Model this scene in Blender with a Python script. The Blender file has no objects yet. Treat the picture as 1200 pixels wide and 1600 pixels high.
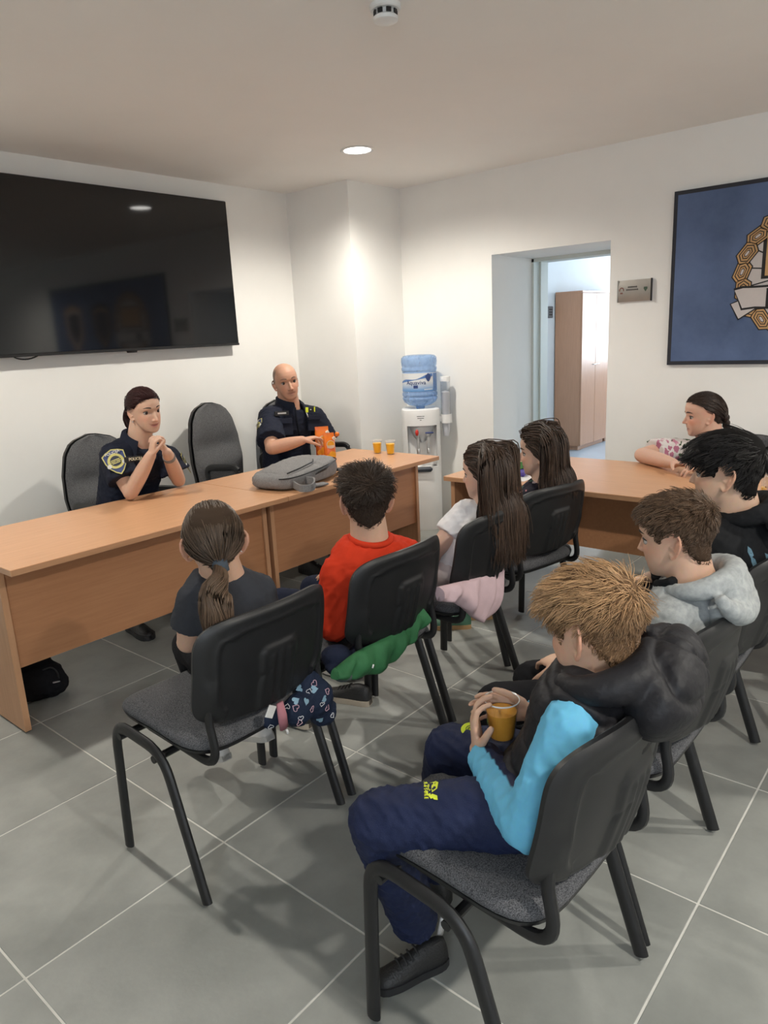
import bpy, bmesh, math, random
import numpy as np
from mathutils import Vector, Matrix

# ------------------------------------------------------------------ camera, light, exposure
scn = bpy.context.scene
FPX, YAW, PITCH, ROLL, CAMH = 1126.962, math.radians(40.61726), math.radians(13.90299), math.radians(-2.78419), 1.4775
_fw = np.array([math.cos(YAW)*math.cos(PITCH), math.sin(YAW)*math.cos(PITCH), -math.sin(PITCH)])
_r0 = np.array([math.sin(YAW), -math.cos(YAW), 0.0]); _u0 = np.cross(_r0, _fw)
_rr = math.cos(ROLL)*_r0 + math.sin(ROLL)*_u0; _uu = -math.sin(ROLL)*_r0 + math.cos(ROLL)*_u0
cam_d = bpy.data.cameras.new('camera'); cam = bpy.data.objects.new('camera', cam_d)
scn.collection.objects.link(cam); scn.camera = cam
cam_d.sensor_fit = 'VERTICAL'; cam_d.sensor_height = 36.0; cam_d.lens = FPX/1600*36.0
cam_d.clip_start = 0.05; cam_d.clip_end = 60
_m = Matrix.Identity(4)
for i in range(3):
    _m[i][0] = _rr[i]; _m[i][1] = _uu[i]; _m[i][2] = -_fw[i]
_m[2][3] = CAMH
cam.matrix_world = _m
vs = scn.view_settings
vs.view_transform = 'Standard'; vs.look = 'None'; vs.gamma = 1.0; vs.use_curve_mapping = False; vs.exposure = -0.04

world = bpy.data.worlds.new('daylight'); scn.world = world; world.use_nodes = True
_bg = world.node_tree.nodes['Background']; _bg.inputs[0].default_value = (0.80, 0.90, 1.0, 1); _bg.inputs[1].default_value = 14.0

LAMP_W = 40.0              # each ceiling downlight
LAMP_COL = (1.0, 0.95, 0.855)
LAMPS = [(3.44, 3.02, .70), (0.95, 3.0, .64), (0.95, -1.0, 1.12), (3.44, -1.0, 1.15)]

def ray(x, y): return _fw + _rr*(x-600)/FPX - _uu*(y-800)/FPX
_C = np.array([0, 0, CAMH])
def PX(x, y, X=None, Y=None, Z=None):      # the place seen at a photo pixel, on a plane of the room
    d = ray(x, y)
    t = X/d[0] if X is not None else Y/d[1] if Y is not None else (Z-CAMH)/d[2]
    return _C + t*d

# ------------------------------------------------------------------ geometry helpers
COL = scn.collection
def A(*p): return np.array(p, float)
def nrm(v): v = np.asarray(v, float); return v/(np.linalg.norm(v)+1e-12)

class G:
    """collects shapes: vertices plus arrays of triangles and quads"""
    def __init__(s): s.v = []; s.f = []; s.n = 0
    def add(s, v, *fs):
        v = np.asarray(v, float).reshape(-1, 3)
        for f in fs:
            f = np.asarray(f, int)
            if f.size: s.f.append(f + s.n)
        s.v.append(v); s.n += len(v); return s
    def verts(s): return np.concatenate(s.v) if s.v else np.zeros((0, 3))
    def box(s, c, size, rot=None, bev=0.0):
        h = np.array(size, float)/2
        if bev > 0:
            b = min(bev, h.min()*0.98); V = []; idx = {}
            for sx in (-1, 1):
                for sy in (-1, 1):
                    for sz in (-1, 1):
                        for ax in range(3):
                            p = np.array([sx, sy, sz])*h
                            q = np.array([sx, sy, sz], float)*b; q[ax] = 0; idx[(sx, sy, sz, ax)] = len(V); V.append(p-q)
            F4 = []; F3 = []
            for ax in range(3):
                o = [a for a in range(3) if a != ax]
                for sg in (-1, 1):
                    def key(a, b_): k = [0, 0, 0]; k[ax] = sg; k[o[0]] = a; k[o[1]] = b_; return idx[(*k, ax)]
                    q = [key(-1, -1), key(1, -1), key(1, 1), key(-1, 1)]
                    F4.append(q)
            for ax in range(3):
                o = [a for a in range(3) if a != ax]
                for s1 in (-1, 1):
                    for s2 in (-1, 1):
                        def key2(e, a): k = [0, 0, 0]; k[ax] = e; k[o[0]] = s1; k[o[1]] = s2; return idx[(*k, a)]
                        F4.append([key2(-1, o[0]), key2(1, o[0]), key2(1, o[1]), key2(-1, o[1])])
            for sx in (-1, 1):
                for sy in (-1, 1):
                    for sz in (-1, 1): F3.append([idx[(sx, sy, sz, a)] for a in range(3)])
            V = np.array(V)
            def fix(f):
                out = []
                for q in f:
                    P = V[q]; n = np.cross(P[1]-P[0], P[2]-P[0])
                    out.append(q if n @ P.mean(0) > 0 else q[::-1])
                return out
            F4 = fix(F4); F3 = fix(F3)
        else:
            V = np.array([[x, y, z] for x in (-1, 1) for y in (-1, 1) for z in (-1, 1)])*h
            F4 = [[0, 1, 3, 2], [4, 6, 7, 5], [0, 4, 5, 1], [2, 3, 7, 6], [0, 2, 6, 4], [1, 5, 7, 3]]; F3 = []
        if rot is not None: V = V @ np.asarray(rot).T
        return s.add(V + np.asarray(c, float), *([np.array(F4)] + ([np.array(F3)] if F3 else [])))
    def b2(s, a, b, bev=0.0):
        a = np.array(a, float); b = np.array(b, float); return s.box((a+b)/2, np.abs(b-a), None, bev)
    def loft(s, rings, cap=True, closed=True):
        R = np.asarray(rings, float); m, n = R.shape[:2]
        i, j = np.meshgrid(np.arange(m-1), np.arange(n if closed else n-1), indexing='ij')
        j2 = (j+1) % n
        q = np.stack([i*n+j, i*n+j2, (i+1)*n+j2, (i+1)*n+j], -1).reshape(-1, 4)
        V = R.reshape(-1, 3); fs = [q]
        if cap:
            V = np.concatenate([V, [R[0].mean(0)], [R[-1].mean(0)]]); k = np.arange(n); k2 = (k+1) % n
            fs.append(np.stack([k2, k, np.full(n, m*n)], -1))
            fs.append(np.stack([(m-1)*n+k, (m-1)*n+k2, np.full(n, m*n+1)], -1))
        return s.add(V, *fs)
    def tube(s, pts, rad, n=10, flat=None, up=None):
        """round (or flattened) tube along points"""
        P = np.asarray(pts, float); m = len(P); rad = np.asarray(rad, float)
        rad = np.interp(np.linspace(0, 1, m), np.linspace(0, 1, len(rad)), rad) if rad.ndim and len(rad) != m else np.broadcast_to(rad, (m,))
        T = np.gradient(P, axis=0); T /= np.linalg.norm(T, axis=1)[:, None]+1e-12
        u = np.array(up if up is not None else ([0, 0, 1] if abs(T[0][2]) < .9 else [1, 0, 0]), float)
        a = np.arange(n)*2*math.pi/n; R = []
        e1 = nrm(u - (u @ T[0])*T[0])
        for k in range(m):
            e1 = nrm(e1 - (e1 @ T[k])*T[k]); e2 = np.cross(T[k], e1)
            fl = 1 if flat is None else flat
            R.append(P[k] + rad[k]*(np.cos(a)[:, None]*e1 + fl*np.sin(a)[:, None]*e2))
        return s.loft(np.array(R))
    def lathe(s, prof, n=24, c=(0, 0, 0), axis=None):
        a = np.arange(n)*2*math.pi/n
        R = np.array([[(r*math.cos(t), r*math.sin(t), z) for t in a] for r, z in prof])
        if axis is not None: R = R @ frame_z(axis).T
        R = R+np.asarray(c, float)
        if prof[0][0] > .002 or prof[-1][0] > .002: return s.loft(R, cap=False)
        return s.loft(R)
    def ell(s, c, rx, ry, rz, rot=None, n=14, m=9):
        th = np.linspace(0.06, math.pi-.06, m); a = np.arange(n)*2*math.pi/n
        R = np.array([[(math.sin(t)*math.cos(b)*rx, math.sin(t)*math.sin(b)*ry, -math.cos(t)*rz) for b in a] for t in th])
        if rot is not None: R = R @ np.asarray(rot).T
        return s.loft(R + np.asarray(c, float))
    def cone(s, p0, r0, p1, r1, n=14, round_=True):
        p0 = np.asarray(p0, float); p1 = np.asarray(p1, float); d = nrm(p1-p0)
        pts = []; rs = []
        if round_:
            for t in (math.radians(85), math.radians(60), math.radians(30)): pts.append(p0-d*r0*math.sin(t)); rs.append(r0*math.cos(t))
        pts += [p0, p1]; rs += [r0, r1]
        if round_:
            for t in (math.radians(30), math.radians(60), math.radians(85)): pts.append(p1+d*r1*math.sin(t)); rs.append(r1*math.cos(t))
        return s.tube(pts, rs, n)
    def xf(s, M, off=(0, 0, 0)):
        s.v = [v @ np.asarray(M).T + np.asarray(off, float) for v in s.v]; return s

def frame_z(z):
    z = nrm(z); h = A(0, 0, 1) if abs(z[2]) < .95 else A(1, 0, 0)
    x = nrm(np.cross(h, z)); y = np.cross(z, x); return np.stack([x, y, z], 1)
def rotz(a): c, s = math.cos(a), math.sin(a); return np.array([[c, -s, 0], [s, c, 0], [0, 0, 1]])
def rotx(a): c, s = math.cos(a), math.sin(a); return np.array([[1, 0, 0], [0, c, -s], [0, s, c]])
def roty(a): c, s = math.cos(a), math.sin(a); return np.array([[c, 0, s], [0, 1, 0], [-s, 0, c]])
def curve(pts, n=24):
    """Catmull-Rom through points"""
    P = np.asarray(pts, float); P = np.concatenate([[2*P[0]-P[1]], P, [2*P[-1]-P[-2]]]); m = len(P)-3
    t = np.linspace(0, m-1e-6, n); i = t.astype(int); u = (t-i)[:, None]
    a, b, c, d = P[i], P[i+1], P[i+2], P[i+3]
    return .5*((2*b)+(-a+c)*u+(2*a-5*b+4*c-d)*u*u+(-a+3*b-3*c+d)*u**3)
def fillet(pts, r, k=5):
    """polyline with rounded corners"""
    P = [np.asarray(p, float) for p in pts]; out = [P[0]]
    for i in range(1, len(P)-1):
        a = nrm(P[i-1]-P[i]); b = nrm(P[i+1]-P[i]); rr = r[i-1] if hasattr(r, '__len__') else r
        for t in np.linspace(0, 1, k): 
            p0, p1, p2 = P[i]+a*rr, P[i], P[i]+b*rr
            out.append((1-t)**2*p0+2*t*(1-t)*p1+t*t*p2)
    out.append(P[-1]); return np.array(out)

def mk_mesh(name, v, faces, smooth=None):
    me = bpy.data.meshes.new(name); v = np.asarray(v, np.float32)
    faces = [np.asarray(f, np.int32) for f in faces if len(f)]
    nl = sum(f.size for f in faces); nf = sum(len(f) for f in faces)
    me.vertices.add(len(v)); me.vertices.foreach_set('co', v.ravel())
    me.loops.add(nl); me.loops.foreach_set('vertex_index', np.concatenate([f.ravel() for f in faces]))
    st = []; o = 0
    for f in faces: st.append(o+np.arange(len(f), dtype=np.int32)*f.shape[1]); o += f.size
    me.polygons.add(nf); me.polygons.foreach_set('loop_start', np.concatenate(st))
    me.polygons.foreach_set('use_smooth', np.ones(nf, bool) if smooth is not False else np.zeros(nf, bool))
    me.update(calc_edges=True); me.validate()
    if len(v) < 15000:
        bm = bmesh.new(); bm.from_mesh(me); bmesh.ops.recalc_face_normals(bm, faces=bm.faces); bm.to_mesh(me); bm.free()
    if smooth not in (None, True, False): me.set_sharp_from_angle(angle=math.radians(smooth))
    return me
def link(name, data, parent=None):
    o = bpy.data.objects.new(name, data); COL.objects.link(o)
    if parent is not None: o.parent = parent
    return o
def obj(name, g, m, parent=None, smooth=35, base=None, fixn=True):
    """one mesh object; base = world location that the vertices are taken relative to"""
    v = g.verts()
    if base is not None: v = v - np.asarray(base)
    me = mk_mesh(name, v, g.f, smooth); me.materials.append(m)
    o = link(name, me, parent)
    if base is not None and parent is None: o.location = base
    return o
def tag(o, label, cat, group=None):
    o['label'] = label; o['category'] = cat
    if group: o['group'] = group
    return o
def thing(name, label, cat, loc=(0, 0, 0), rz=0.0, group=None):
    o = link(name, None); o.location = loc; o.rotation_euler = (0, 0, rz); o.empty_display_size = .1
    return tag(o, label, cat, group)
def struct(o): o['kind'] = 'structure'; return o
def dup(root, loc, rz, label):
    r = root.copy(); COL.objects.link(r); r.location = loc; r.rotation_euler = (0, 0, rz); r['label'] = label
    for ch in list(root.children):
        c = ch.copy(); COL.objects.link(c); c.parent = r
        for g in ch.children:
            d = g.copy(); COL.objects.link(d); d.parent = c
    return r
def prism(poly, z0, z1):
    """closed flat polygon in xy, extruded in z (convex or fan-able from its centre)"""
    g = G(); P = np.asarray(poly, float)
    g.loft(np.array([np.c_[P, np.full(len(P), z0)], np.c_[P, np.full(len(P), z1)]])); return g
def text_mesh(txt, size, depth=.0008, bold=0.0, align='CENTER'):
    cu = bpy.data.curves.new('t', 'FONT'); cu.body = txt; cu.size = size; cu.extrude = depth; cu.offset = bold
    cu.align_x = align; cu.align_y = 'CENTER'; cu.resolution_u = 3
    o = bpy.data.objects.new('t', cu); COL.objects.link(o)
    dg = bpy.context.evaluated_depsgraph_get(); me = bpy.data.meshes.new_from_object(o.evaluated_get(dg))
    bpy.data.objects.remove(o); return me
def place_text(name, txt, size, m, centre, xdir, ndir, parent=None, base=None, depth=.0008, bold=0.0):
    """flat lettering: reads along xdir, faces ndir"""
    me = text_mesh(txt, size, depth, bold); me.materials.clear(); me.materials.append(m)
    x = nrm(xdir); n = nrm(np.asarray(ndir)-np.dot(ndir, x)*x); y = np.cross(n, x); c = np.asarray(centre, float)
    if base is not None: c = c-np.asarray(base)
    M = Matrix.Identity(4)
    for i in range(3): M[i][0] = x[i]; M[i][1] = y[i]; M[i][2] = n[i]; M[i][3] = c[i]
    me.transform(M); return link(name, me, parent)

# ------------------------------------------------------------------ materials
def mat(name, col, rough=.6, metal=0.0, spec=.5, **kw):
    m = bpy.data.materials.new(name); m.use_nodes = True; b = m.node_tree.nodes['Principled BSDF']
    b.inputs['Base Color'].default_value = (*col, 1); b.inputs['Roughness'].default_value = rough
    b.inputs['Metallic'].default_value = metal; b.inputs['Specular IOR Level'].default_value = spec
    for k, v in kw.items():
        b.inputs[k.replace('_', ' ')].default_value = v
    return m
def N(m, t, **kw):
    n = m.node_tree.nodes.new(t)
    for k, v in kw.items(): setattr(n, k, v)
    return n
def L(m, a, b): m.node_tree.links.new(a, b)
def P_(m): return m.node_tree.nodes['Principled BSDF']
def noise_col(m, c0, c1, scale, detail=4, stretch=(1, 1, 1), lo=.35, hi=.65, bump=0.0, bscale=None, coord='Object', rnd=False, bdist=.01):
    tc = N(m, 'ShaderNodeTexCoord'); mp = N(m, 'ShaderNodeMapping'); mp.inputs['Scale'].default_value = stretch
    L(m, tc.outputs[coord], mp.inputs['Vector']); src = mp.outputs['Vector']
    if rnd:
        oi = N(m, 'ShaderNodeObjectInfo'); ml = N(m, 'ShaderNodeMath', operation='MULTIPLY'); ml.inputs[1].default_value = 60
        L(m, oi.outputs['Random'], ml.inputs[0]); ad = N(m, 'ShaderNodeVectorMath', operation='ADD')
        L(m, src, ad.inputs[0]); L(m, ml.outputs[0], ad.inputs[1]); src = ad.outputs[0]
    no = N(m, 'ShaderNodeTexNoise'); no.inputs['Scale'].default_value = scale; no.inputs['Detail'].default_value = detail
    no.inputs['Roughness'].default_value = .6
    L(m, src, no.inputs['Vector']); cr = N(m, 'ShaderNodeValToRGB')
    cr.color_ramp.elements[0].position = lo; cr.color_ramp.elements[1].position = hi
    cr.color_ramp.elements[0].color = (*c0, 1); cr.color_ramp.elements[1].color = (*c1, 1)
    L(m, no.outputs['Fac'], cr.inputs['Fac']); L(m, cr.outputs['Color'], P_(m).inputs['Base Color'])
    if bump:
        n2 = N(m, 'ShaderNodeTexNoise'); n2.inputs['Scale'].default_value = bscale or scale; n2.inputs['Detail'].default_value = 3
        L(m, src, n2.inputs['Vector']); bp = N(m, 'ShaderNodeBump'); bp.inputs['Strength'].default_value = bump; bp.inputs['Distance'].default_value = bdist
        L(m, n2.outputs['Fac'], bp.inputs['Height']); L(m, bp.outputs['Normal'], P_(m).inputs['Normal'])
    return m
def plain(name, col, rough=.6, var=.06, scale=8, bump=0.0, bscale=None, **kw):
    m = mat(name, col, rough, **kw); c = np.array(col)
    return noise_col(m, tuple(c*(1-var)), tuple(np.minimum(c*(1+var), 1)), scale, bump=bump, bscale=bscale)
def wood(name, c0, c1, rough=.38, axis=0):
    m = mat(name, c0, rough, spec=.45); st = [14, 14, 14]; st[axis] = .9
    noise_col(m, c0, c1, 5.0, detail=7, stretch=tuple(st), lo=.3, hi=.7, bump=.03, bscale=9)
    return m
M = {}
M['wall'] = plain('wall_paint', (.87, .86, .83), .85, .012, 3, bump=.02, bscale=180)
M['wall_cool'] = plain('wall_paint_cool', (.72, .76, .78), .85, .012, 3)
M['ceil'] = plain('ceiling_paint', (.92, .895, .86), .9, .01, 2)
M['tile'] = noise_col(mat('floor_tile', (.25, .25, .24), .42, spec=.45), (.205, .213, .200), (.345, .352, .330), 3.4, detail=10, lo=.25, hi=.75, bump=.05, bscale=60, coord='Object', rnd=True)
M['grout'] = plain('grout', (.62, .61, .57), .9, .05, 30)
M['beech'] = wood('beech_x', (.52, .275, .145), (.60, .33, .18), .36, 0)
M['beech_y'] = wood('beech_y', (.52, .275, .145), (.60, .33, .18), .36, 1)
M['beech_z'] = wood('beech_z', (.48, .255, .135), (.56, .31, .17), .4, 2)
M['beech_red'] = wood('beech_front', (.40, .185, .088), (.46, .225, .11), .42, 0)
M['cab'] = wood('cabinet_wood', (.40, .215, .13), (.46, .255, .155), .3, 2)
M['metal_blk'] = plain('black_metal', (.0105, .0105, .0115), .45, .1, 20)
M['plastic_blk'] = plain('black_plastic', (.0095, .0098, .011), .46, .08, 40, bump=.04, bscale=420)
M['fab_grey'] = noise_col(mat('grey_upholstery', (.09, .09, .095), .95, spec=.2), (.032, .032, .036), (.135, .135, .142), 420, detail=2, lo=.35, hi=.62, bump=.25, bscale=420, bdist=.002)
M['white_plastic'] = plain('white_plastic', (.80, .80, .79), .35, .01, 5)
M['black'] = plain('black', (.01, .01, .011), .5, .1, 20)
M['chrome'] = plain('brushed_steel', (.62, .62, .62), .3, .04, 40, metal=1.0)
M['glass'] = mat('clear_plastic', (.95, .97, 1), .06, 0, .5, Transmission_Weight=1.0, IOR=1.12)

# ------------------------------------------------------------------ room shell
CZ, XD, YT = 2.52, 4.57, 4.24
XB, YB = -2.0, -3.4
def box_obj(name, a, b, m, parent=None, bev=0.0): return obj(name, G().b2(a, b, bev), m, parent, smooth=False if bev == 0 else 30)
# floor: one recessed grout bed with separate tiles
floor = struct(box_obj('floor', (XB-.1, YB-.1, -.12), (XD+.02, YT+.1, -.0015), M['grout']))
_tm = G().box((0, 0, -.006), (.5945, .5945, .012), None, .001); _tme = mk_mesh('tile', _tm.verts(), _tm.f, False); _tme.materials.append(M['tile'])
nt = 0
for i in range(-5, 7):
    for j in range(-9, 6):
        cx, cy = 1.0895+.6*i-.3, 1.6385+.6*j-.3
        x0, x1, y0, y1 = max(cx-.3, XB), min(cx+.3, XD), max(cy-.3, YB), min(cy+.3, YT)
        if x1-x0 < .02 or y1-y0 < .02: continue
        if x1-x0 > .599 and y1-y0 > .599: me = _tme
        else:
            g = G().box(((x0+x1)/2-cx, (y0+y1)/2-cy, -.006), (x1-x0-.0055, y1-y0-.0055, .012), None, .001)
            me = mk_mesh('tile', g.verts(), g.f, False); me.materials.append(M['tile'])
        t = link('tile', me, floor); t.location = (cx, cy, 0.0); nt += 1
ceiling = struct(box_obj('ceiling', (XB-.1, YB-.1, CZ), (XD+.6, YT+.1, CZ+.12), M['ceil']))
struct(box_obj('wall_left', (XB-.1, YT, 0), (4.0, YT+.12, CZ), M['wall']))
struct(box_obj('wall_column', (4.0, 3.62, 0), (XD+.2, YT+.12, CZ), M['wall']))
struct(box_obj('wall_back', (XB-.1, YB-.12, 0), (XD, YB, CZ), M['wall']))
SW = (-2.2, -.5, 1.0, 2.2)       # added unseen window for daylight fill, behind the camera's left: y0, y1, z0, z1
g = G(); g.b2((XB-.2, YB-.1, 0), (XB, YT+.1, SW[2])); g.b2((XB-.2, YB-.1, SW[3]), (XB, YT+.1, CZ)); g.b2((XB-.2, YB-.1, SW[2]), (XB, SW[0], SW[3])); g.b2((XB-.2, SW[1], SW[2]), (XB, YT+.1, SW[3]))
struct(obj('wall_side', g, M['wall'], smooth=False))
DY0, DY1, DZ, XJ = 1.955, 2.818, 1.972, 5.14
g = G(); g.b2((XD, YB-.1, 0), (XJ, DY0, CZ)); g.b2((XD, DY1, 0), (XJ, YT+.1, CZ)); g.b2((XD, DY0, DZ), (XJ, DY1, CZ))
struct(obj('wall_right', g, M['wall'], smooth=False))
# the doorway and the room beyond it
M['frame_white'] = plain('door_frame_paint', (.66, .70, .66), .5, .01, 4)
g = G()
g.b2((XJ, 2.800, 0), (XJ+.02, 2.87, 1.967)); g.b2((XJ+.02, 2.806, 0), (XJ+.24, 2.87, 1.960))
g.b2((XJ, 1.90, 1.945), (XJ+.02, 2.87, 2.03)); g.b2((XJ+.02, 1.90, 1.952), (XJ+.24, 2.87, 2.03))
g.b2((XJ, 1.90, 0), (XJ+.24, 1.972, 1.967)); g.b2((XJ+.10, 2.792, 0), (XJ+.13, 2.81, 1.95))
struct(obj('door_1', g, M['frame_white'], smooth=False))
M['vinyl'] = plain('vinyl_floor', (.34, .39, .44), .35, .05, 6)
XF, YF = 10.6, 4.115
struct(box_obj('floor_adjacent', (XD+.02, -.2, -.12), (XF, YF+.1, -.002), M['vinyl']))
struct(box_obj('ceiling_adjacent', (XJ+.03, -.2, 2.5), (XF, YF+.1, 2.62), M['wall_cool']))
struct(box_obj('wall_adjacent_far', (XJ, YF, 0), (XF, YF+.12, 2.5), M['wall_cool']))
struct(box_obj('wall_adjacent_near', (XJ, -.32, 0), (XF, -.2, 2.5), M['wall_cool']))
g = G(); WY0, WY1, WZ0, WZ1 = .3, 3.7, .84, 2.25
g.b2((XF, -.3, 0), (XF+.2, YF+.1, WZ0)); g.b2((XF, -.3, WZ1), (XF+.2, YF+.1, 2.6)); g.b2((XF, -.3, WZ0), (XF+.2, WY0, WZ1)); g.b2((XF, WY1, WZ0), (XF+.2, YF+.1, WZ1))
struct(obj('wall_adjacent_end', g, M['wall_cool'], smooth=False))
wn = struct(box_obj('window_1', (XF-.04, WY0-.05, WZ0-.03), (XF+.02, WY1+.05, WZ0), M['white_plastic']))
g = G()
for y in (WY0+.03, (WY0+WY1)/2, WY1-.03): g.b2((XF+.05, y-.03, WZ0), (XF+.10, y+.03, WZ1))
for z in (WZ0+.03, WZ1-.03): g.b2((XF+.05, WY0, z-.03), (XF+.10, WY1, z+.03))
obj('window_frame', g, M['white_plastic'], wn, smooth=False)
mp = bpy.data.materials.new('window_glass'); mp.use_nodes = True; nt_ = mp.node_tree; nt_.nodes.clear()
o_ = nt_.nodes.new('ShaderNodeOutputMaterial'); t_ = nt_.nodes.new('ShaderNodeBsdfTransparent'); gl_ = nt_.nodes.new('ShaderNodeBsdfGlossy'); mx_ = nt_.nodes.new('ShaderNodeMixShader')
gl_.inputs['Roughness'].default_value = .02; mx_.inputs[0].default_value = .06
nt_.links.new(t_.outputs[0], mx_.inputs[1]); nt_.links.new(gl_.outputs[0], mx_.inputs[2]); nt_.links.new(mx_.outputs[0], o_.inputs[0])
for y0, y1 in ((WY0+.06, (WY0+WY1)/2-.03), ((WY0+WY1)/2+.03, WY1-.06)): obj('pane', G().b2((XF+.07, y0, WZ0+.06), (XF+.076, y1, WZ1-.06)), mp, wn, smooth=False)
pl = bpy.data.lights.new('window_portal', 'AREA'); pl.shape = 'RECTANGLE'; pl.size = WY1-WY0; pl.size_y = WZ1-WZ0; pl.cycles.is_portal = True
po = link('window_portal', pl); po.location = (XF+.15, (WY0+WY1)/2, (WZ0+WZ1)/2); po.rotation_euler = (math.radians(90), 0, math.radians(90))

wn2 = struct(box_obj('window_added_fill', (XB-.02, SW[0]-.05, SW[2]-.03), (XB+.04, SW[1]+.05, SW[2]), M['white_plastic']))  # unseen window, added so soft daylight evens out walls and ceiling
g = G()
for y in (SW[0]+.03, SW[1]-.03): g.b2((XB-.12, y-.03, SW[2]), (XB-.07, y+.03, SW[3]))
for z in (SW[2]+.03, SW[3]-.03): g.b2((XB-.12, SW[0], z-.03), (XB-.07, SW[1], z+.03))
obj('window_frame', g, M['white_plastic'], wn2, smooth=False); obj('pane', G().b2((XB-.10, SW[0]+.06, SW[2]+.06), (XB-.094, SW[1]-.06, SW[3]-.06)), mp, wn2, smooth=False)
pl2 = bpy.data.lights.new('window_portal', 'AREA'); pl2.shape = 'RECTANGLE'; pl2.size = SW[1]-SW[0]; pl2.size_y = SW[3]-SW[2]; pl2.cycles.is_portal = True
po2 = link('window_portal', pl2); po2.location = (XB-.15, (SW[0]+SW[1])/2, (SW[2]+SW[3])/2); po2.rotation_euler = (math.radians(90), 0, math.radians(-90))
def cabinet(x0, label):
    t = thing('filing_cabinet', label, 'cabinet', (x0, 3.76, 0), 0, 'cabinets in the next room')
    w, d, h = .757, .34, 1.845
    g = G(); g.b2((0, .02, .05), (w, d, h-.022)); g.b2((.02, .04, 0), (w-.02, d, .05)); obj('body', g, M['cab'], t, False)
    obj('top_board', G().b2((-.004, 0, h-.022), (w+.002, d, h), .002), M['cab'], t)
    for k in range(2):
        dr = obj('door', G().b2((.003+k*w/2, 0, .055), (w/2-.002+k*w/2, .019, h-.026), .002), M['cab'], t)
        hx = w/2+(-.045 if k == 0 else .045)
        obj('handle', G().tube(fillet([(hx-.035, 0, 1.0), (hx-.035, -.022, 1.0), (hx+.035, -.022, 1.0), (hx+.035, 0, 1.0)], .012), .005, 8), M['chrome'], dr)
    return t
cabinet(8.05, 'tall beech filing cabinet seen through the doorway, nearest the door frame')
cabinet(8.815, 'second tall beech cabinet through the doorway, half hidden by the door edge')
swp = thing('wall_plate', 'small grey plate on the wall left of the tall cabinet, through the doorway', 'wall plate', (7.93, YF, 1.625))
obj('plate', G().box((0, -.008, 0), (.13, .016, .13), None, .006), plain('plate_grey', (.16, .17, .18), .4), swp)
g = G()
for z in (-.03, 0, .03): g.box((0, -.018, z), (.07, .006, .012), None, .002)
obj('vent', g, M['black'], swp)

# ceiling downlights
M['lamp_emit'] = bpy.data.materials.new('lamp_disc'); M['lamp_emit'].use_nodes = True
_n = M['lamp_emit'].node_tree.nodes['Principled BSDF']; _n.inputs['Emission Color'].default_value = (1, .96, .9, 1); _n.inputs['Emission Strength'].default_value = 14
LBL = ['round recessed downlight in the ceiling in front of the wall column', 'round recessed downlight in the ceiling above the table below the television',
       'round recessed downlight in the ceiling behind the camera on the left', 'round recessed downlight in the ceiling behind the camera near the poster wall',]
for k, (x, y, pw) in enumerate(LAMPS):
    t = thing('ceiling_downlight', LBL[k], 'ceiling lamp', (x, y, CZ), 0, 'ceiling downlights')
    obj('trim_ring', G().lathe([(.078, -.001), (.098, -.001), (.1, -.004), (.094, -.008), (.08, -.006), (.078, -.001)], 40), M['white_plastic'], t)
    obj('lens', G().lathe([(.0005, -.002), (.078, -.002), (.078, .0), (.0005, .0)], 40), M['lamp_emit'], t)
    ld = bpy.data.lights.new('lamp_light', 'SPOT'); ld.energy = LAMP_W*4.2*pw; ld.color = LAMP_COL; ld.spot_size = math.radians(160); ld.spot_blend = .6; ld.shadow_soft_size = .05
    lo = link('lamp_light', ld, t); lo.location = (0, 0, -.02)
t = thing('ceiling_downlight', 'added round ceiling downlight, out of view, brightening the next room beyond the doorway', 'ceiling lamp', (6.9, 2.7, 2.5), 0, 'ceiling downlights')  # added lamp, out of view, to brighten the wall beside the cabinets
obj('trim_ring', G().lathe([(.078, -.001), (.098, -.001), (.1, -.004), (.094, -.008), (.08, -.006), (.078, -.001)], 40), M['white_plastic'], t); obj('lens', G().lathe([(.0005, -.002), (.078, -.002), (.078, .0), (.0005, .0)], 40), M['lamp_emit'], t)
ld = bpy.data.lights.new('lamp_light', 'SPOT'); ld.energy = 70; ld.color = (.92, .97, 1.0); ld.spot_size = math.radians(165); ld.spot_blend = .5; ld.shadow_soft_size = .06; lo = link('lamp_light', ld, t); lo.location = (0, 0, -.02)
sd = thing('smoke_detector', 'white round smoke detector on the ceiling', 'smoke detector', (2.10, 1.69, CZ))
obj('base', G().lathe([(.0005, 0), (.052, 0), (.052, -.012), (.047, -.016), (.0005, -.016)], 32), M['white_plastic'], sd)
obj('cap', G().lathe([(.0005, -.016), (.030, -.016), (.034, -.03), (.042, -.036), (.04, -.046), (.028, -.051), (.0005, -.052)], 32), M['white_plastic'], sd)
for k in range(8):
    a = k*math.pi/4+.2
    obj('vent_slot', G().box((.037*math.cos(a), .037*math.sin(a), -.024), (.004, .017, .013), rotz(a)), M['black'], sd, False)

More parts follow.
